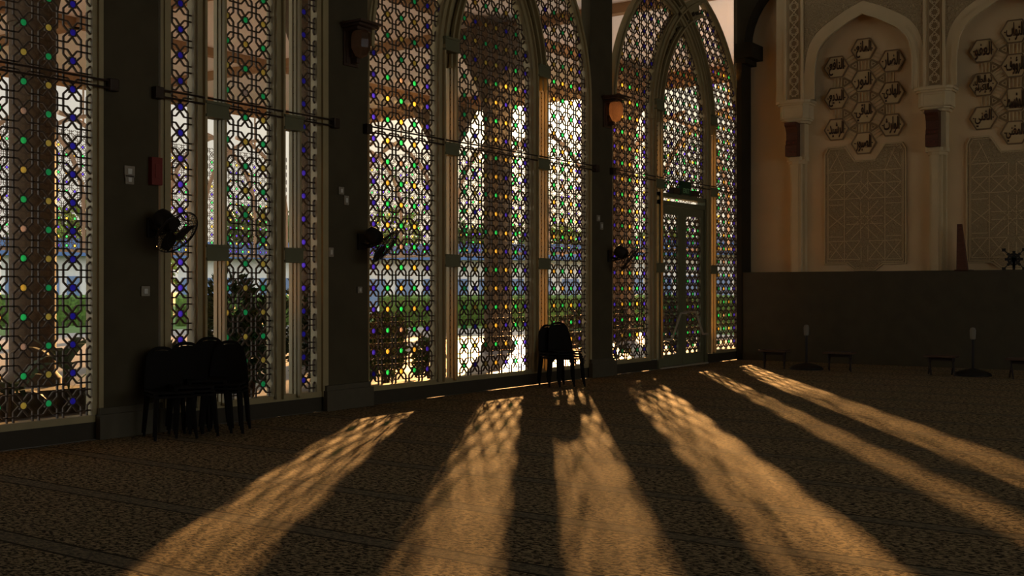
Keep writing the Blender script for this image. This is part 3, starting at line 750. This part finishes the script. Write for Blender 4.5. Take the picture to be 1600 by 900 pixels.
straps(HC2, ZC+dz2, None, 'raised plaster bars linking the lettered hexagons at the right edge')

# objects standing against the back wall
y_, z_ = on_back(1503, 350, XB-.35)
t = empty('wooden_post', (XB-.35, y_-.02, WZ))
b = MB(); hh = z_-WZ; b.add([(-.05,.11,0),(.05,.11,0),(.05,-.09,0),(-.05,-.09,0),(-.04,.10,hh),(.04,.10,hh),(.04,.02,hh),(-.04,.02,hh)], [(3,2,1,0),(4,5,6,7),(0,1,5,4),(1,2,6,5),(2,3,7,6),(3,0,4,7)])
b.build('post_board', brown_wood, t, bevel=.005)
b = MB(); b.box(-.15,.30,-.12,.12,-.015,.012); b.build('post_foot', brown_wood, t)
tag(t, 'dark tapering wooden board standing on the wainscot ledge at right', 'board')
b = MB(); b.box(XB-.50, XB-.05, -14.6, YW-.12, 0, WZ-.001); struct('trim_13', b, MATS['dark_wainscot'])
y_, z_ = on_back(1583.5, 405, XB-.5)
t = empty('star_ornament', (XB-.46, y_, z_)); q = MB()
for k in range(4):
    a = math.pi*k/4; ca, sa = math.cos(a)*.15, math.sin(a)*.15; q.bar((0, -ca, -sa), (0, ca, sa), (1,0,0), .045, .03)
for k in range(8):
    a = math.pi*(k+.5)/4; q.bar((0, .10*math.cos(a-.3), .10*math.sin(a-.3)), (0, .10*math.cos(a+.3), .10*math.sin(a+.3)), (1,0,0), .03, .025)
q.box(-.015,.015,-.02,.02, WZ-z_-.002, 0)
q.build('star', black_m, t)
for sy in (1, -1):
    for sz in (1, -1):
        q = MB(); q.box(-.015,.015, sy*.17-.03, sy*.17+.03, sz*.17-.028, sz*.17+.028); q.bar((0,sy*.1,sz*.1),(0,sy*.16,sz*.16),(1,0,0),.015,.02); q.build('corner_square', black_m, t)
tag(t, 'black eight-rayed star ornament with four corner squares on the ledge at the right edge', 'ornament')

# ------------------------------------------------------------------ things in the hall
# low benches and domed stands in front of the wainscot
bench_m = mat('bench_wood', lin(84,64,50), .6, .2, 8, stretch=(1,6,1)); leg_m = mat('bench_leg', lin(44,34,28), .6)
def make_bench():
    t = empty('low_bench')
    q = MB(); q.box(-.16,.16,-.26,.26,.30,.335); q.build('bench_top', bench_m, t, bevel=.006)
    for sy in (1, -1):
        for sx in (1, -1):
            q = MB(); q.tube([(sx*.02, sy*.19-sx*.01, .30), (sx*.15, sy*.19+sx*.06, 0)], [.018, .014], 8); q.build('leg', leg_m, t)
        q = MB(); q.tube([(-.09, sy*.19, .14), (.09, sy*.19, .14)], .01, 6); q.build('stretcher', leg_m, t)
    q = MB(); q.box(-.01,.01,-.2,.2,.24,.29); q.build('top_rail', leg_m, t)
    return t
bench = make_bench()
for i, (px, py, lab) in enumerate(((1210, 575, 'low dark wooden bench nearest the corner, left of the domed stand'), (1312, 579, 'low dark wooden bench right of the domed stand nearest the corner'),
                                   (1471, 586, 'low dark wooden bench left of the domed stand at right'), (1600, 592, 'low dark wooden bench at the right edge'))):
    x, y = on_floor(px, py); o = bench if i == 0 else copy_tree(bench)
    o.location = (x, y, 0); tag(o, lab, 'bench', 'low benches by the back wall')
def make_stand():
    t = empty('domed_stand')
    q = MB(); q.lathe([(.30,0),(.30,.02),(.27,.05),(.19,.085),(.08,.11),(.03,.125)], 28); q.build('domed_base', black_m, t, smooth=True)
    q = MB(); q.lathe([(.022,.12),(.022,.62)], 12); q.build('pole', black_m, t, smooth=True)
    q = MB(); q.lathe([(.02,.60),(.045,.62),(.05,.76),(.035,.80),(.01,.81)], 14); tag(q.build('stand_head', mat('grey_head', lin(120,114,100), .6), t, smooth=True), 'pale grey head')
    return t
st = make_stand()
for i, (px, py, lab) in enumerate(((1260, 577, 'black domed floor stand with a pale head between the two benches near the corner'), (1520, 587, 'black domed floor stand with a pale head near the right edge'))):
    x, y = on_floor(px, py); o = st if i == 0 else copy_tree(st); o.location = (x, y, 0); tag(o, lab, 'stand', 'domed stands by the back wall')

# stacked chairs
chair_m = mat('black_chair_plastic', lin(24,21,18), .8, .1, spec=.1)
def make_chair():
    t = empty('plastic_chair')
    q = MB(); n = 10                              # seat: shallow dished grid
    vs_ = []; fs = []
    for s in (0, 1):
        for i in range(n+1):
            for j in range(n+1):
                u, v = i/n*2-1, j/n*2-1; w = .20*(1-.06*abs(v)**3); z = .43 - .018*(1-u*u)*(1-v*v) - .02*max(0, -v-.6) - (.02 if s else 0)
                vs_.append((u*w, v*.20, z))
    k = (n+1)**2
    for i in range(n):
        for j in range(n):
            a = i*(n+1)+j; fs.append((a, a+1, a+n+2, a+n+1)); fs.append((k+a, k+a+n+1, k+a+n+2, k+a+1))
    rim = [i*(n+1) for i in range(n+1)] + [n*(n+1)+j for j in range(1, n+1)] + [i*(n+1)+n for i in range(n-1, -1, -1)] + [j for j in range(n-1, 0, -1)]
    for a, c in zip(rim, rim[1:]+rim[:1]): fs.append((a, c, c+k, a+k))
    q.add(vs_, fs); q.build('seat', chair_m, t, smooth=True)
    # backrest: curved shell, rounded top, oval hand hole near the top
    q = MB(); vs_ = []; R = []
    NU, NV = 14, 12
    for s in (0, .016):
        for j in range(NV+1):
            v = j/NV
            for i in range(NU+1):
                u = i/NU*2-1
                topz = .44+.40*v; hw = .19 - .035*v
                zz = topz - (.10*abs(u)**3.0*v*v)
                vs_.append((u*hw, .19+.06*v-.045*(1-u*u)*.0+.03*(1-u*u) + s, zz))
    k = (NU+1)*(NV+1); fs = []
    hole = {(i, 10) for i in range(4, 10)}
    for j in range(NV):
        for i in range(NU):
            a = j*(NU+1)+i
            if (i, j) in hole:
                for (di, dj, e0, e1) in ((-1,0,a,a+NU+1),(1,0,a+1,a+NU+2),(0,-1,a,a+1),(0,1,a+NU+1,a+NU+2)):
                    if (i+di, j+dj) not in hole: fs.append((e0, e1, e1+k, e0+k))
                continue
            fs.append((a, a+1, a+NU+2, a+NU+1)); fs.append((k+a, k+a+NU+1, k+a+NU+2, k+a+1))
    rim = [i for i in range(NU+1)] + [j*(NU+1)+NU for j in range(1, NV+1)] + [NV*(NU+1)+i for i in range(NU-1, -1, -1)] + [j*(NU+1) for j in range(NV-1, 0, -1)]
    for a, c in zip(rim, rim[1:]+rim[:1]): fs.append((a, c, c+k, a+k))
    q.add(vs_, fs); q.build('backrest', chair_m, t, smooth=True)
    for sx in (1, -1):
        for sy in (1, -1):
            q = MB(); q.tube([(sx*.17, sy*.17, .42), (sx*.20, sy*.21, 0)], [.022, .014], 8); q.build('leg', chair_m, t, smooth=True)
    return t
ch0 = make_chair(); used = [False]
def stack(x, y, rz, n, where, grp, ordn=('bottom','second','third','topmost')):
    for k in range(n):
        o = ch0 if not used[0] else copy_tree(ch0); used[0] = True
        o.location = (x - .012*k*math.sin(rz)*-1, y + .012*k*math.cos(rz), .038*k); o.rotation_euler = (0,0,rz)
        nm = ['lowest', 'second from the floor', 'third from the floor', 'topmost'] if n == 4 else ['lowest', 'middle', 'topmost'] if n == 3 else ['lower', 'upper']
        tag(o, 'black plastic chair, %s in %s' % (nm[k], where), 'chair', grp)
gA = 'chairs stacked before the narrow window'; gB = 'chairs stacked before the middle arched window'
def at_Y(px, Y):
    x, y = ray(px); return Y*x/y
stack(at_Y(266, 9.05), 9.05, -.4, 2, 'the low stack at the edge of the leftmost pier', gA)
stack(at_Y(304, 9.0), 9.02, -.5, 3, 'the left stack before the narrow window', gA)
stack(at_Y(333, 9.08), 9.10, -.75, 4, 'the tallest stack before the narrow window', gA)
stack(at_Y(354, 8.98), 8.98, -.9, 3, 'the right stack before the narrow window', gA)
stack(at_Y(870, 9.12), 9.12, -.62, 3, 'the left stack before the middle arched window', gB)
stack(at_Y(886, 9.00), 9.00, -.62, 4, 'the right stack before the middle arched window', gB)

# wall fans on the piers
fan_m = mat('black_fan', lin(30,27,24), .5)
def make_fan(yaw):
    t = empty('wall_fan')                         # origin on the wall, fan reaches out along -Y
    q = MB(); q.box(-.06,.06,-.03,0,-.10,.10); q.build('wall_plate', fan_m, t, bevel=.01)
    q = MB(); q.tube([(0,-.02,-.02),(0,-.14,-.05),(0,-.20,.0)], .02, 10); q.build('arm', fan_m, t, smooth=True)
    M3 = Matrix.Rotation(yaw, 3, 'Z') @ Matrix.Rotation(math.radians(38), 3, 'X') @ Matrix.Rotation(math.radians(90), 3, 'X')   # local +Z -> -Y, tipped down
    c = Vector((0,-.24,.05))
    q = MB(); q.lathe([(.04,-.13),(.085,-.11),(.10,-.06),(.10,.05),(.07,.08),(.03,.11)], 20, c, M3); q.build('motor', fan_m, t, smooth=True)
    q = MB(); q.tube([c+M3@Vector((.05,0,.06)), c+M3@Vector((.05,-.0,.0))+Vector((0,0,-.1)), Vector((0,-.05,-.08))], .012, 6); q.build('bracket', fan_m, t)
    cage = MB(); R = .245
    for sg in (0, 1):
        z0 = .17; dz = .07
        for k in range(36):
            a = 2*math.pi*k/36; pts = []
            for i in range(6):
                r = .045+(R-.045)*i/5; z = z0 + (dz if sg else -dz)*math.cos(math.pi/2*(r/R)**1.6)*.9
                pts.append(c+M3@Vector((r*math.cos(a+.25*sg*i/5), r*math.sin(a+.25*sg*i/5), z)))
            cage.tube(pts, .0022, 4)
    for r, z in ((R, .17), (R*.6, .17-.058), (R*.6, .17+.058), (R*.98, .185), (.05, .232), (.05,.108)):
        cage.tube([c+M3@Vector((r*math.cos(2*math.pi*k/40), r*math.sin(2*math.pi*k/40), z)) for k in range(40)], .006 if r == R else .0035, 6, True)
    cage.build('cage', fan_m, t, smooth=True)
    q = MB(); q.lathe([(.05,.226),(.05,.236),(.02,.24)], 18, c, M3); q.build('badge', fan_m, t)
    for k in range(3):
        q = MB(); vs_ = []; n = 8
        for s in (0, .004):
            for i in range(n+1):
                r = .03+.19*i/n; w = .035+.10*math.sin(math.pi*(.15+.75*i/n)); 
                for j in (-1, 0, 1):
                    a = 2*math.pi*k/3 + j*w/max(r, .08)*.55 + .4*i/n; vs_.append(tuple(c+M3@Vector((r*math.cos(a), r*math.sin(a), .17+.02*j+s))))
        K = (n+1)*3; fs = []
        for i in range(n):
            for j in range(2):
                a = i*3+j; fs.append((a, a+1, a+4, a+3)); fs.append((K+a, K+a+3, K+a+4, K+a+1))
        rim = [0,1,2]+[i*3+2 for i in range(1, n+1)]+[n*3+1, n*3]+[i*3 for i in range(n-1, 0, -1)]
        for a, e in zip(rim, rim[1:]+rim[:1]): fs.append((a, e, e+K, a+K))
        q.add(vs_, fs); q.build('blade', fan_m, t, smooth=True)
    return t
for i, (px, py, lab) in enumerate(((236, 356, 'black wall fan on the pier left of the narrow window'), (563, 378, 'black wall fan on the pier left of the middle arched window'),
                                   (952, 400, 'black wall fan on the pier left of the double door window'))):
    X = at_Y(px, YW); s = F*ray(px)[1]/YW
    o = make_fan(.15) if i == 0 else (fan := make_fan(.55)) if i == 1 else copy_tree(fan); o.location = (X, YW, H+(452-py)/s); tag(o, lab, 'fan', 'wall fans on the piers')

# wall lamps
shade_m = glass_mat('peach_frosted_glass', (.40, .29, .22, 1), .02)
lamp_wood = mat('dark_lamp_wood', lin(70,50,36), .55, .2, 8)
def make_lamp():
    t = empty('wall_lamp')
    q = MB(); q.box(-.13,.13,-.025,0,-.30,.24); q.box(-.10,.10,-.04,-.025,-.27,.21); q.build('back_plate', lamp_wood, t, bevel=.006)
    q = MB()
    for a, za, zb in ((.20,.18,.21),(.17,.15,.18),(.13,.11,.15)): q.box(-a, a, -.02-2*a*.85, -.02, za, zb)
    q.build('hood', lamp_wood, t, bevel=.005)
    q = MB(); q.box(-.03,.03,-.14,-.03,-.27,-.20); q.box(-.05,.05,-.08,-.03,-.20,-.10); q.build('lower_bracket', lamp_wood, t, bevel=.005)
    q = MB(); q.lathe([(.075,.12),(.112,.08),(.122,.0),(.115,-.10),(.07,-.19),(.02,-.215)], 8, (0,-.18,0)); q.build('lamp_shade', shade_m, t)
    return t
lamp = make_lamp()
for i, (px, py, lab) in enumerate(((547, 66, 'wall lamp with faceted peach glass on the pier left of the middle arched window'), (948, 172, 'wall lamp with faceted peach glass on the pier left of the double door window'))):
    X = at_Y(px, YW); s = F*ray(px)[1]/YW
    o = lamp if i == 0 else copy_tree(lamp); o.location = (X, YW, H+(452-py)/s); tag(o, lab, 'wall lamp', 'wall lamps on the piers')

# switches and small boxes on the piers
def plate(px, py, w, h, label, name='switch_plate', m=None, cat='switch', d=.02):
    X = at_Y(px, YW); s = F*ray(px)[1]/YW; t = empty(name, (X, YW, H+(452-py)/s))
    q = MB(); q.box(-w/2, w/2, -d, 0, -h/2, h/2); q.build('cover', m or mat('dim_switch', lin(140,130,112), .6), t, bevel=.003)
    q = MB(); q.box(-w/5, w/5, -d-.006, -d, -h/4, h/4); q.build('button', m or white_m, t, bevel=.002)
    tag(t, label, cat)
plate(201, 268, .12, .11, 'upper small grey plate on the leftmost pier'); plate(201, 281, .10, .09, 'lower small grey plate on the leftmost pier, just under another')
plate(226, 455, .10, .10, 'small grey socket plate at waist height on the leftmost pier', 'socket_plate', None, 'socket')
plate(532, 298, .09, .09, 'small square plate on the dark pier right of the narrow window'); plate(540, 313, .08, .11, 'narrow plate just below another on the dark pier right of the narrow window')
plate(516, 394, .08, .11, 'single plate below the pair on the dark pier right of the narrow window'); plate(561, 453, .08, .08, 'small socket plate low on the dark pier right of the narrow window', 'socket_plate', None, 'socket')
plate(934, 341, .10, .10, 'pale square switch plate on the pier left of the double door window'); plate(939, 353, .09, .12, 'pale narrow switch just below another on the pier left of the double door window')
plate(240, 268, .13, .28, 'dull red fire call box on the edge of the leftmost pier', 'fire_call_box', mat('dull_red', lin(110,34,22), .5), 'fire alarm', .06)

# exit sign with emergency lamps above the door
ex_y = YL-.10
t = empty('exit_sign', (at_Y(1070, ex_y), ex_y, 3.33))
q = MB(); q.box(-.21,.21,-.03,.03,-.11,.14); q.build('sign_box', mat('green_sign', lin(16,58,34), .5), t, bevel=.006)
dg = bpy.context.evaluated_depsgraph_get()
cu = bpy.data.curves.new('t', 'FONT'); cu.body = 'EXIT'; cu.size = .13; cu.extrude = .003; cu.align_x = 'CENTER'; cu.offset = .002
ob = bpy.data.objects.new('t', cu); C.objects.link(ob); me = bpy.data.meshes.new_from_object(ob.evaluated_get(bpy.context.evaluated_depsgraph_get()))
q = MB(); q.v = [(v.co.x, -.033-v.co.z, v.co.y-.075) for v in me.vertices]; q.f = [tuple(p.vertices) for p in me.polygons]
bpy.data.objects.remove(ob); q.build('lettering', mat('pale_green_letters', lin(120,170,120), .5), t, fixn=False)
q = MB(); q.box(-.16,.16,-.01,.10,-.12,-.09); q.build('mount', olive, t)
tag(t, 'green EXIT sign above the double door', 'exit sign')
for i, dx in enumerate((-.42, .40)):
    t = empty('emergency_light', (at_Y(1070, ex_y)+dx, ex_y, 3.27)); q = MB(); q.box(-.13,.13,-.05,.05,-.05,.06); q.build('light_housing', lamp_wood, t, bevel=.008)
    q = MB(); q.box(-.12,.12,.0,.10,-.06,-.03); q.build('mount', olive, t)
    tag(t, 'small dark emergency light box %s of the EXIT sign' % ('left', 'right')[i], 'emergency light')

# ------------------------------------------------------------------ outdoors: porch, columns, plants, lawn, buildings
pav = mat('stone_paving', lin(132,130,132), .4, .2, 2, spec=.5)
b = MB(); b.box(-10, 34, YB, 34, -.3, -.03); tag(b.build('paving', pav), 'pale stone paving outside the windows', 'pavement', kind='structure')
b = MB(); b.box(-60, 420, 34, 420, -.3, -.05); b.box(34, 420, -60, 34, -.3, -.05); tag(b.build('lawn', mat('lawn_green', lin(70,98,40), .9, .4, 1.2)), 'green lawn beyond the porch', 'lawn', kind='structure')
ceil_m = mat('porch_ceiling', lin(226,214,206), .8, .1, 30)
b = MB(); b.box(-10, 31, YB+.02, 31, 7.9, 8.3); tag(b.build('porch_roof', ceil_m), 'pinkish porch ceiling seen through the lattice', 'roof', kind='structure')
beam_m = mat('porch_beam', lin(140,104,70), .8)
b = MB()
for y in (16, 23.9): b.box(-10, 30.6, y-.12, y+.12, 7.68, 7.9)
b.box(-10, 30.9, 29.9, 30.5, 7.55, 8.5); b.box(30.1, 30.9, YB+.1, 30.5, 7.55, 8.5)
for x in (10, 16.1, 22.3): b.box(x-.12, x+.12, YB+.1, 30, 7.68, 7.9)
tag(b.build('porch_beam', beam_m), 'brown beams under the porch ceiling', 'beam', kind='structure')
col_m = mat('patterned_column', lin(84,66,46), .8, .35, 14)
def make_column():
    t = empty('mushroom_column')
    q = MB(); q.lathe([(.42,0),(.42,.12),(.35,.2),(.34,.3),(.34,5.6)], 28); q.build('shaft', col_m, t, smooth=True)
    q = MB(); q.lathe([(.37,5.55),(.37,5.65),(.36,5.75),(.42,6.05),(.60,6.6),(.86,7.1),(1.05,7.45),(1.10,7.66)], 28); q.build('flared_capital', col_m, t, smooth=True)
    return t
col0 = make_column()
spots = [(10.0,16,'brown round porch column behind the leftmost window'), (16.1,16,'brown round porch column behind the right edge of the narrow window'), (22.3,16,'brown flared column in the centre of the middle arched window'),
         (28.4,16,'brown porch column behind the left panel of the door window'), (30.2,23.9,'far porch column behind the left mullion of the middle arched window'),
         (30.2,11.6,'far porch column behind the right panel of the door window'), (30.2,30.0,'corner porch column at the far end of the roof'), (22.2,30.0,'far porch column behind the leftmost pier')]
for i, (x, y, lab) in enumerate(spots):
    o = col0 if i == 0 else copy_tree(col0); o.location = (x, y, -.03); tag(o, lab, 'column', 'porch columns')
# perimeter lattice screens between the outer columns, hung under the roof with pale arched ribs
def make_screen():
    t = empty('lattice_screen'); q = MB()
    lattice(q, [-2.43+.27*k for k in range(19)], .27, 2.75, .27, 14, -2.6, 2.6, 2.6, 6.2, None, y=0, w=.016, d=.016)
    sc = q.build('lattice_panel', lat_out, t, fixn=False)
    q = MB(); q.tube([(-2.65,0,2.6),(2.65,0,2.6)], .05, 6)
    rib = mat('pale_rib', lin(190,170,150), .7)
    for xs, sg in ((-2.6, 1), (2.6, -1), (-1.1, 1), (1.1, -1)):
        q.tube([(xs+sg*2.7*(1-math.cos(a*math.pi/2/12)), 0, 4.0+2.7*math.sin(a*math.pi/2/12)) for a in range(12)], .07, 6)
    for x in (-2.6, -1.1, 1.1, 2.6): q.tube([(x,0,2.6),(x,0,4.0)], .06, 6)
    for x in (-1.1, 1.1): q.tube([(x,0,6.35),(x,0,7.60)], .03, 6)
    q.build('arched_rib', rib, t)
    for k in range(5):
        c = 'BGYGB'[k]; q = MB(); me = rosette_mesh(c); V = [v.co for v in me.vertices]; FF = [tuple(p.vertices) for p in me.polygons]
        for i in range(19):
            for r in range(12):
                if (i+2*r) % 5 == k: q.add([(v.x-2.43+.27*i, v.y, v.z+2.75+.27*r) for v in V], FF)
        o = q.build({'B':'blue_glass_rosettes','G':'green_glass_rosettes','Y':'amber_glass_rosettes'}[c], glass[c], sc, fixn=False); o['kind'] = 'stuff'
    return t
scr = make_screen()
for i, (x, y, r, lab) in enumerate(((19.3,30,0,'distant lattice screen with pale ribs behind the narrow window'), (13.2,30,0,'distant lattice screen with pale ribs behind the leftmost window'), (26.1,30,0,'distant lattice screen at the far corner of the porch'),
                                    (30.2,26.95,math.pi/2,'distant lattice screen behind the left panel of the middle window'), (30.2,20.8,math.pi/2,'distant lattice screen behind the flared column'), (30.2,14.6,math.pi/2,'distant lattice screen behind the double door window'))):
    o = scr if i == 0 else copy_tree(scr); o.location = (x, y, 0); o.rotation_euler = (0,0,r); tag(o, lab, 'screen', 'perimeter lattice screens')
# low dark kerb beyond the leftmost window
b = MB(); b.box(3.5, 10.2, 12.0, 12.3, -.03, .24); b.box(3.45, 10.25, 11.97, 12.33, .24, .27)
tag(b.build('planter_kerb', mat('dark_kerb', lin(60,54,46), .8, .2)), 'low dark kerb outside the leftmost window', 'kerb')

leaf_ms = [mat('leaf_dark', lin(40,62,26), .5, .4, 30), mat('leaf_mid', lin(70,104,36), .5, .4, 30), mat('leaf_yellow', lin(120,140,50), .55, .4, 30)]
def leaf(q, p, d, l, w):
    d = Vector(d).normalized(); s = d.cross(Vector((random.uniform(-1,1), random.uniform(-1,1), random.uniform(-1,1)))).normalized()*w/2; p = Vector(p)
    n = d.cross(s).normalized()*l*.08
    q.add([tuple(p), tuple(p+d*l*.45+s-n), tuple(p+d*l), tuple(p+d*l*.45-s-n)], [(0,1,2,3)])
def bush(name, x, y, rx, ry, h, n, label, cat='bush', lm=1, ll=.13, lw=.05, z0=0, grp=None, stems=7, zlow=.0):
    t = empty(name, (x, y, z0)); q = MB(); s = MB()
    for i in range(stems):
        a = random.uniform(0, 6.28); s.tube([(0.1*rx*math.cos(a), .1*ry*math.sin(a), -.03), (.35*rx*math.cos(a), .35*ry*math.sin(a), h*.5), (.6*rx*math.cos(a), .6*ry*math.sin(a), h*.8)], [.02*h, .015*h, .006*h], 5)
    s.build('stems', mat('stem_brown', lin(70,54,36), .8), t)
    blobs = [(random.uniform(-.55,.55)*rx, random.uniform(-.55,.55)*ry, h*random.uniform(.25+zlow,.75), random.uniform(.30,.5)) for _ in range(9)]
    for i in range(n):
        bx, by, bz, br = random.choice(blobs); a = random.uniform(0, 6.28); e = math.asin(random.uniform(-.8, 1)); rr = random.uniform(.6, 1)**.5*br
        p = (bx+rx*rr*math.cos(a)*math.cos(e), by+ry*rr*math.sin(a)*math.cos(e), max(.03, min(h, bz+h*.55*rr*math.sin(e))))
        leaf(q, p, (math.cos(a), math.sin(a), math.sin(e)+random.uniform(-.3,.6)), ll*random.uniform(.7,1.4), lw*random.uniform(.7,1.3))
    q.build('foliage', leaf_ms[lm], t, fixn=False)
    return tag(t, label, cat, grp)
def palm(x, y, h, n, ll, label, lm=1, w=.05, z0=-.03):
    t = empty('palm_plant', (x, y, z0)); s = MB(); s.tube([(0,0,0),(.02,.01,h*.35)], [.035,.025], 8); s.build('stem', mat('stem_brown', lin(70,54,36)), t)
    q = MB()
    for k in range(n):
        a = 2*math.pi*k/n+random.uniform(-.3,.3); up = random.uniform(.5, 1.5); L_ = ll*random.uniform(.8,1.1); pts = []
        for i in range(7):
            u = i/6; pts.append(Vector((math.cos(a)*L_*u*.7, math.sin(a)*L_*u*.7, h*.33+L_*(up*u*.8-.75*u*u))))
        for i in range(6):
            wd = w*math.sin(math.pi*(.12+.85*(i+.5)/6)); sd_ = Vector((-math.sin(a), math.cos(a), 0))*wd; sd2 = Vector((-math.sin(a), math.cos(a), 0))*w*math.sin(math.pi*(.12+.85*(i+1.5)/6.)) if i < 5 else sd_*.05
            q.add([tuple(pts[i]-sd_), tuple(pts[i]+sd_), tuple(pts[i+1]+sd2), tuple(pts[i+1]-sd2)], [(0,1,2,3)])
    q.build('fronds', leaf_ms[lm], t, fixn=False); return tag(t, label, 'plant')
bush('leafy_bush', 10.4, 11.6, .8, .55, 1.75, 2600, 'dense dark green bush outside the centre of the narrow window', lm=0)
bush('leafy_bush', 11.8, 11.5, .75, .5, 1.95, 2200, 'dark green bush outside behind the pier right of the narrow window', lm=0)
bush('leafy_bush', 9.75, 12.3, .4, .35, .75, 900, 'low dark bush outside at the foot of the narrow window', lm=0)
bush('leafy_bush', 13.0, 11.4, .62, .45, 1.12, 2200, 'green bush at the foot of the left panel of the middle window', lm=1)
bush('leafy_bush', 13.9, 11.3, .35, .3, .7, 700, 'small green plant at the foot of the middle window near its left mullion', lm=1)
bush('leafy_bush', 21.0, 12.0, 1.1, .5, 1.25, 2200, 'dark bush outside behind the double door', lm=0)
bush('leafy_bush', 24.2, 12.2, 1.1, .5, 1.35, 2000, 'dark bush outside behind the right panel of the door window', lm=0)
bush('leafy_bush', 19.3, 12.0, .5, .4, 1.0, 1100, 'dark bush outside behind the left panel of the door window', lm=0)
palm(8.6, 11.8, 1.3, 18, 1.0, 'bright green spiky palm behind the left panel of the narrow window', 1)
palm(15.1, 12.2, 1.1, 14, .9, 'arching palm plant outside the centre of the middle window', 0)
palm(6.9, 11.5, 1.0, 10, .8, 'dark blade-leaved plant outside the leftmost window', 0, .06)
palm(8.3, 12.6, 1.5, 9, 1.1, 'tall leaning blade-leaved plant at the right edge of the leftmost window', 0, .07)

# distance: low hall with blue roof bands, wall, trees
def building(x0, x1, y0, y1, h, label, n, rot=0, m1=None, band=lin(70,96,140)):
    t = empty('far_building', ((x0+x1)/2, (y0+y1)/2, -.05)); X, Y = (x1-x0)/2, (y1-y0)/2
    q = MB(); q.box(-X, X, -Y, Y, 0, h*.78); q.build('wall', m1 or mat('far_wall', lin(196,192,190), .8), t)
    q = MB(); q.box(-X-.3, X+.3, -Y-.8, Y+.8, h*.78, h); q.build('roof', mat('blue_roof', band, .7), t)
    for k in range(n):
        x = -X+(k+.5)*2*X/n; w = MB(); w.box(x-X/n*.62, x+X/n*.62, -Y-.06, -Y+.1, h*.15, h*.52); w.build('window', mat('far_glass', lin(96,116,150), .3), t)
    return tag(t, label, 'building', 'far buildings')
def far_place(o, px, t):
    x, y = ray(px); o.location = (x*t, y*t, -.05); o.rotation_euler = (0, 0, math.atan2(y, x) - math.pi/2)
for px, w, hh, lab in ((130, 8.4, 4.3, 'long pale building with a blue roof behind the leftmost window'), (400, 8.4, 4.1, 'long pale building with a blue roof behind the narrow window'),
                   (740, 12.4, 4.0, 'long pale building with a blue roof behind the middle arched window'), (1150, 13, 4.4, 'long pale building with a blue roof behind the double door')):
    o = building(-w/2, w/2, -3, 3, hh, lab, 8); far_place(o, px, 66)
hedge_m = mat('hedge_green', lin(74,104,40), .9, .6, 9, bump=1.0, bscale=14)
for px, w, lab in ((120, 7.6, 'clipped green hedge on the lawn behind the leftmost window'), (420, 7.4, 'clipped green hedge on the lawn behind the narrow window'), (760, 8.8, 'clipped green hedge on the lawn behind the middle arched window'), (1100, 8.6, 'clipped green hedge on the lawn behind the double door')):
    q = MB(); nx, nz = 90, 8; prof = [(-.6,0),(-.62,.4),(-.6,.8),(-.5,1.15),(-.2,1.25),(.2,1.25),(.5,1.15),(.6,.5),(.6,0)]
    vs_ = [(-w/2+w*i/nx, a+random.uniform(-.05,.05), c+random.uniform(-.05,.05)*(c > 0)) for i in range(nx+1) for a, c in prof]; n = len(prof)
    q.add(vs_, [(i*n+k, i*n+k+1, (i+1)*n+k+1, (i+1)*n+k) for i in range(nx) for k in range(n-1)] + [tuple(range(n)), tuple(nx*n+k for k in range(n))])
    o = q.build('hedge', hedge_m); far_place(o, px, 47); tag(o, lab, 'hedge', 'clipped hedges')
tn = ['leftmost', 'second', 'third', 'fourth', 'fifth', 'sixth', 'seventh', 'eighth', 'ninth', 'tenth']
for k in range(9):
    x = 48+20*k+random.uniform(-2,2); y = 92+random.uniform(-4,6); h = random.uniform(10, 14)
    t = bush('broad_tree', x, y, 8, 6, h, 1500, 'far green tree, %s from the left in the row behind the pale buildings' % tn[k], 'tree', 2 if k % 2 else 1, 1.2, .7, -.05, 'row of far trees', 3)
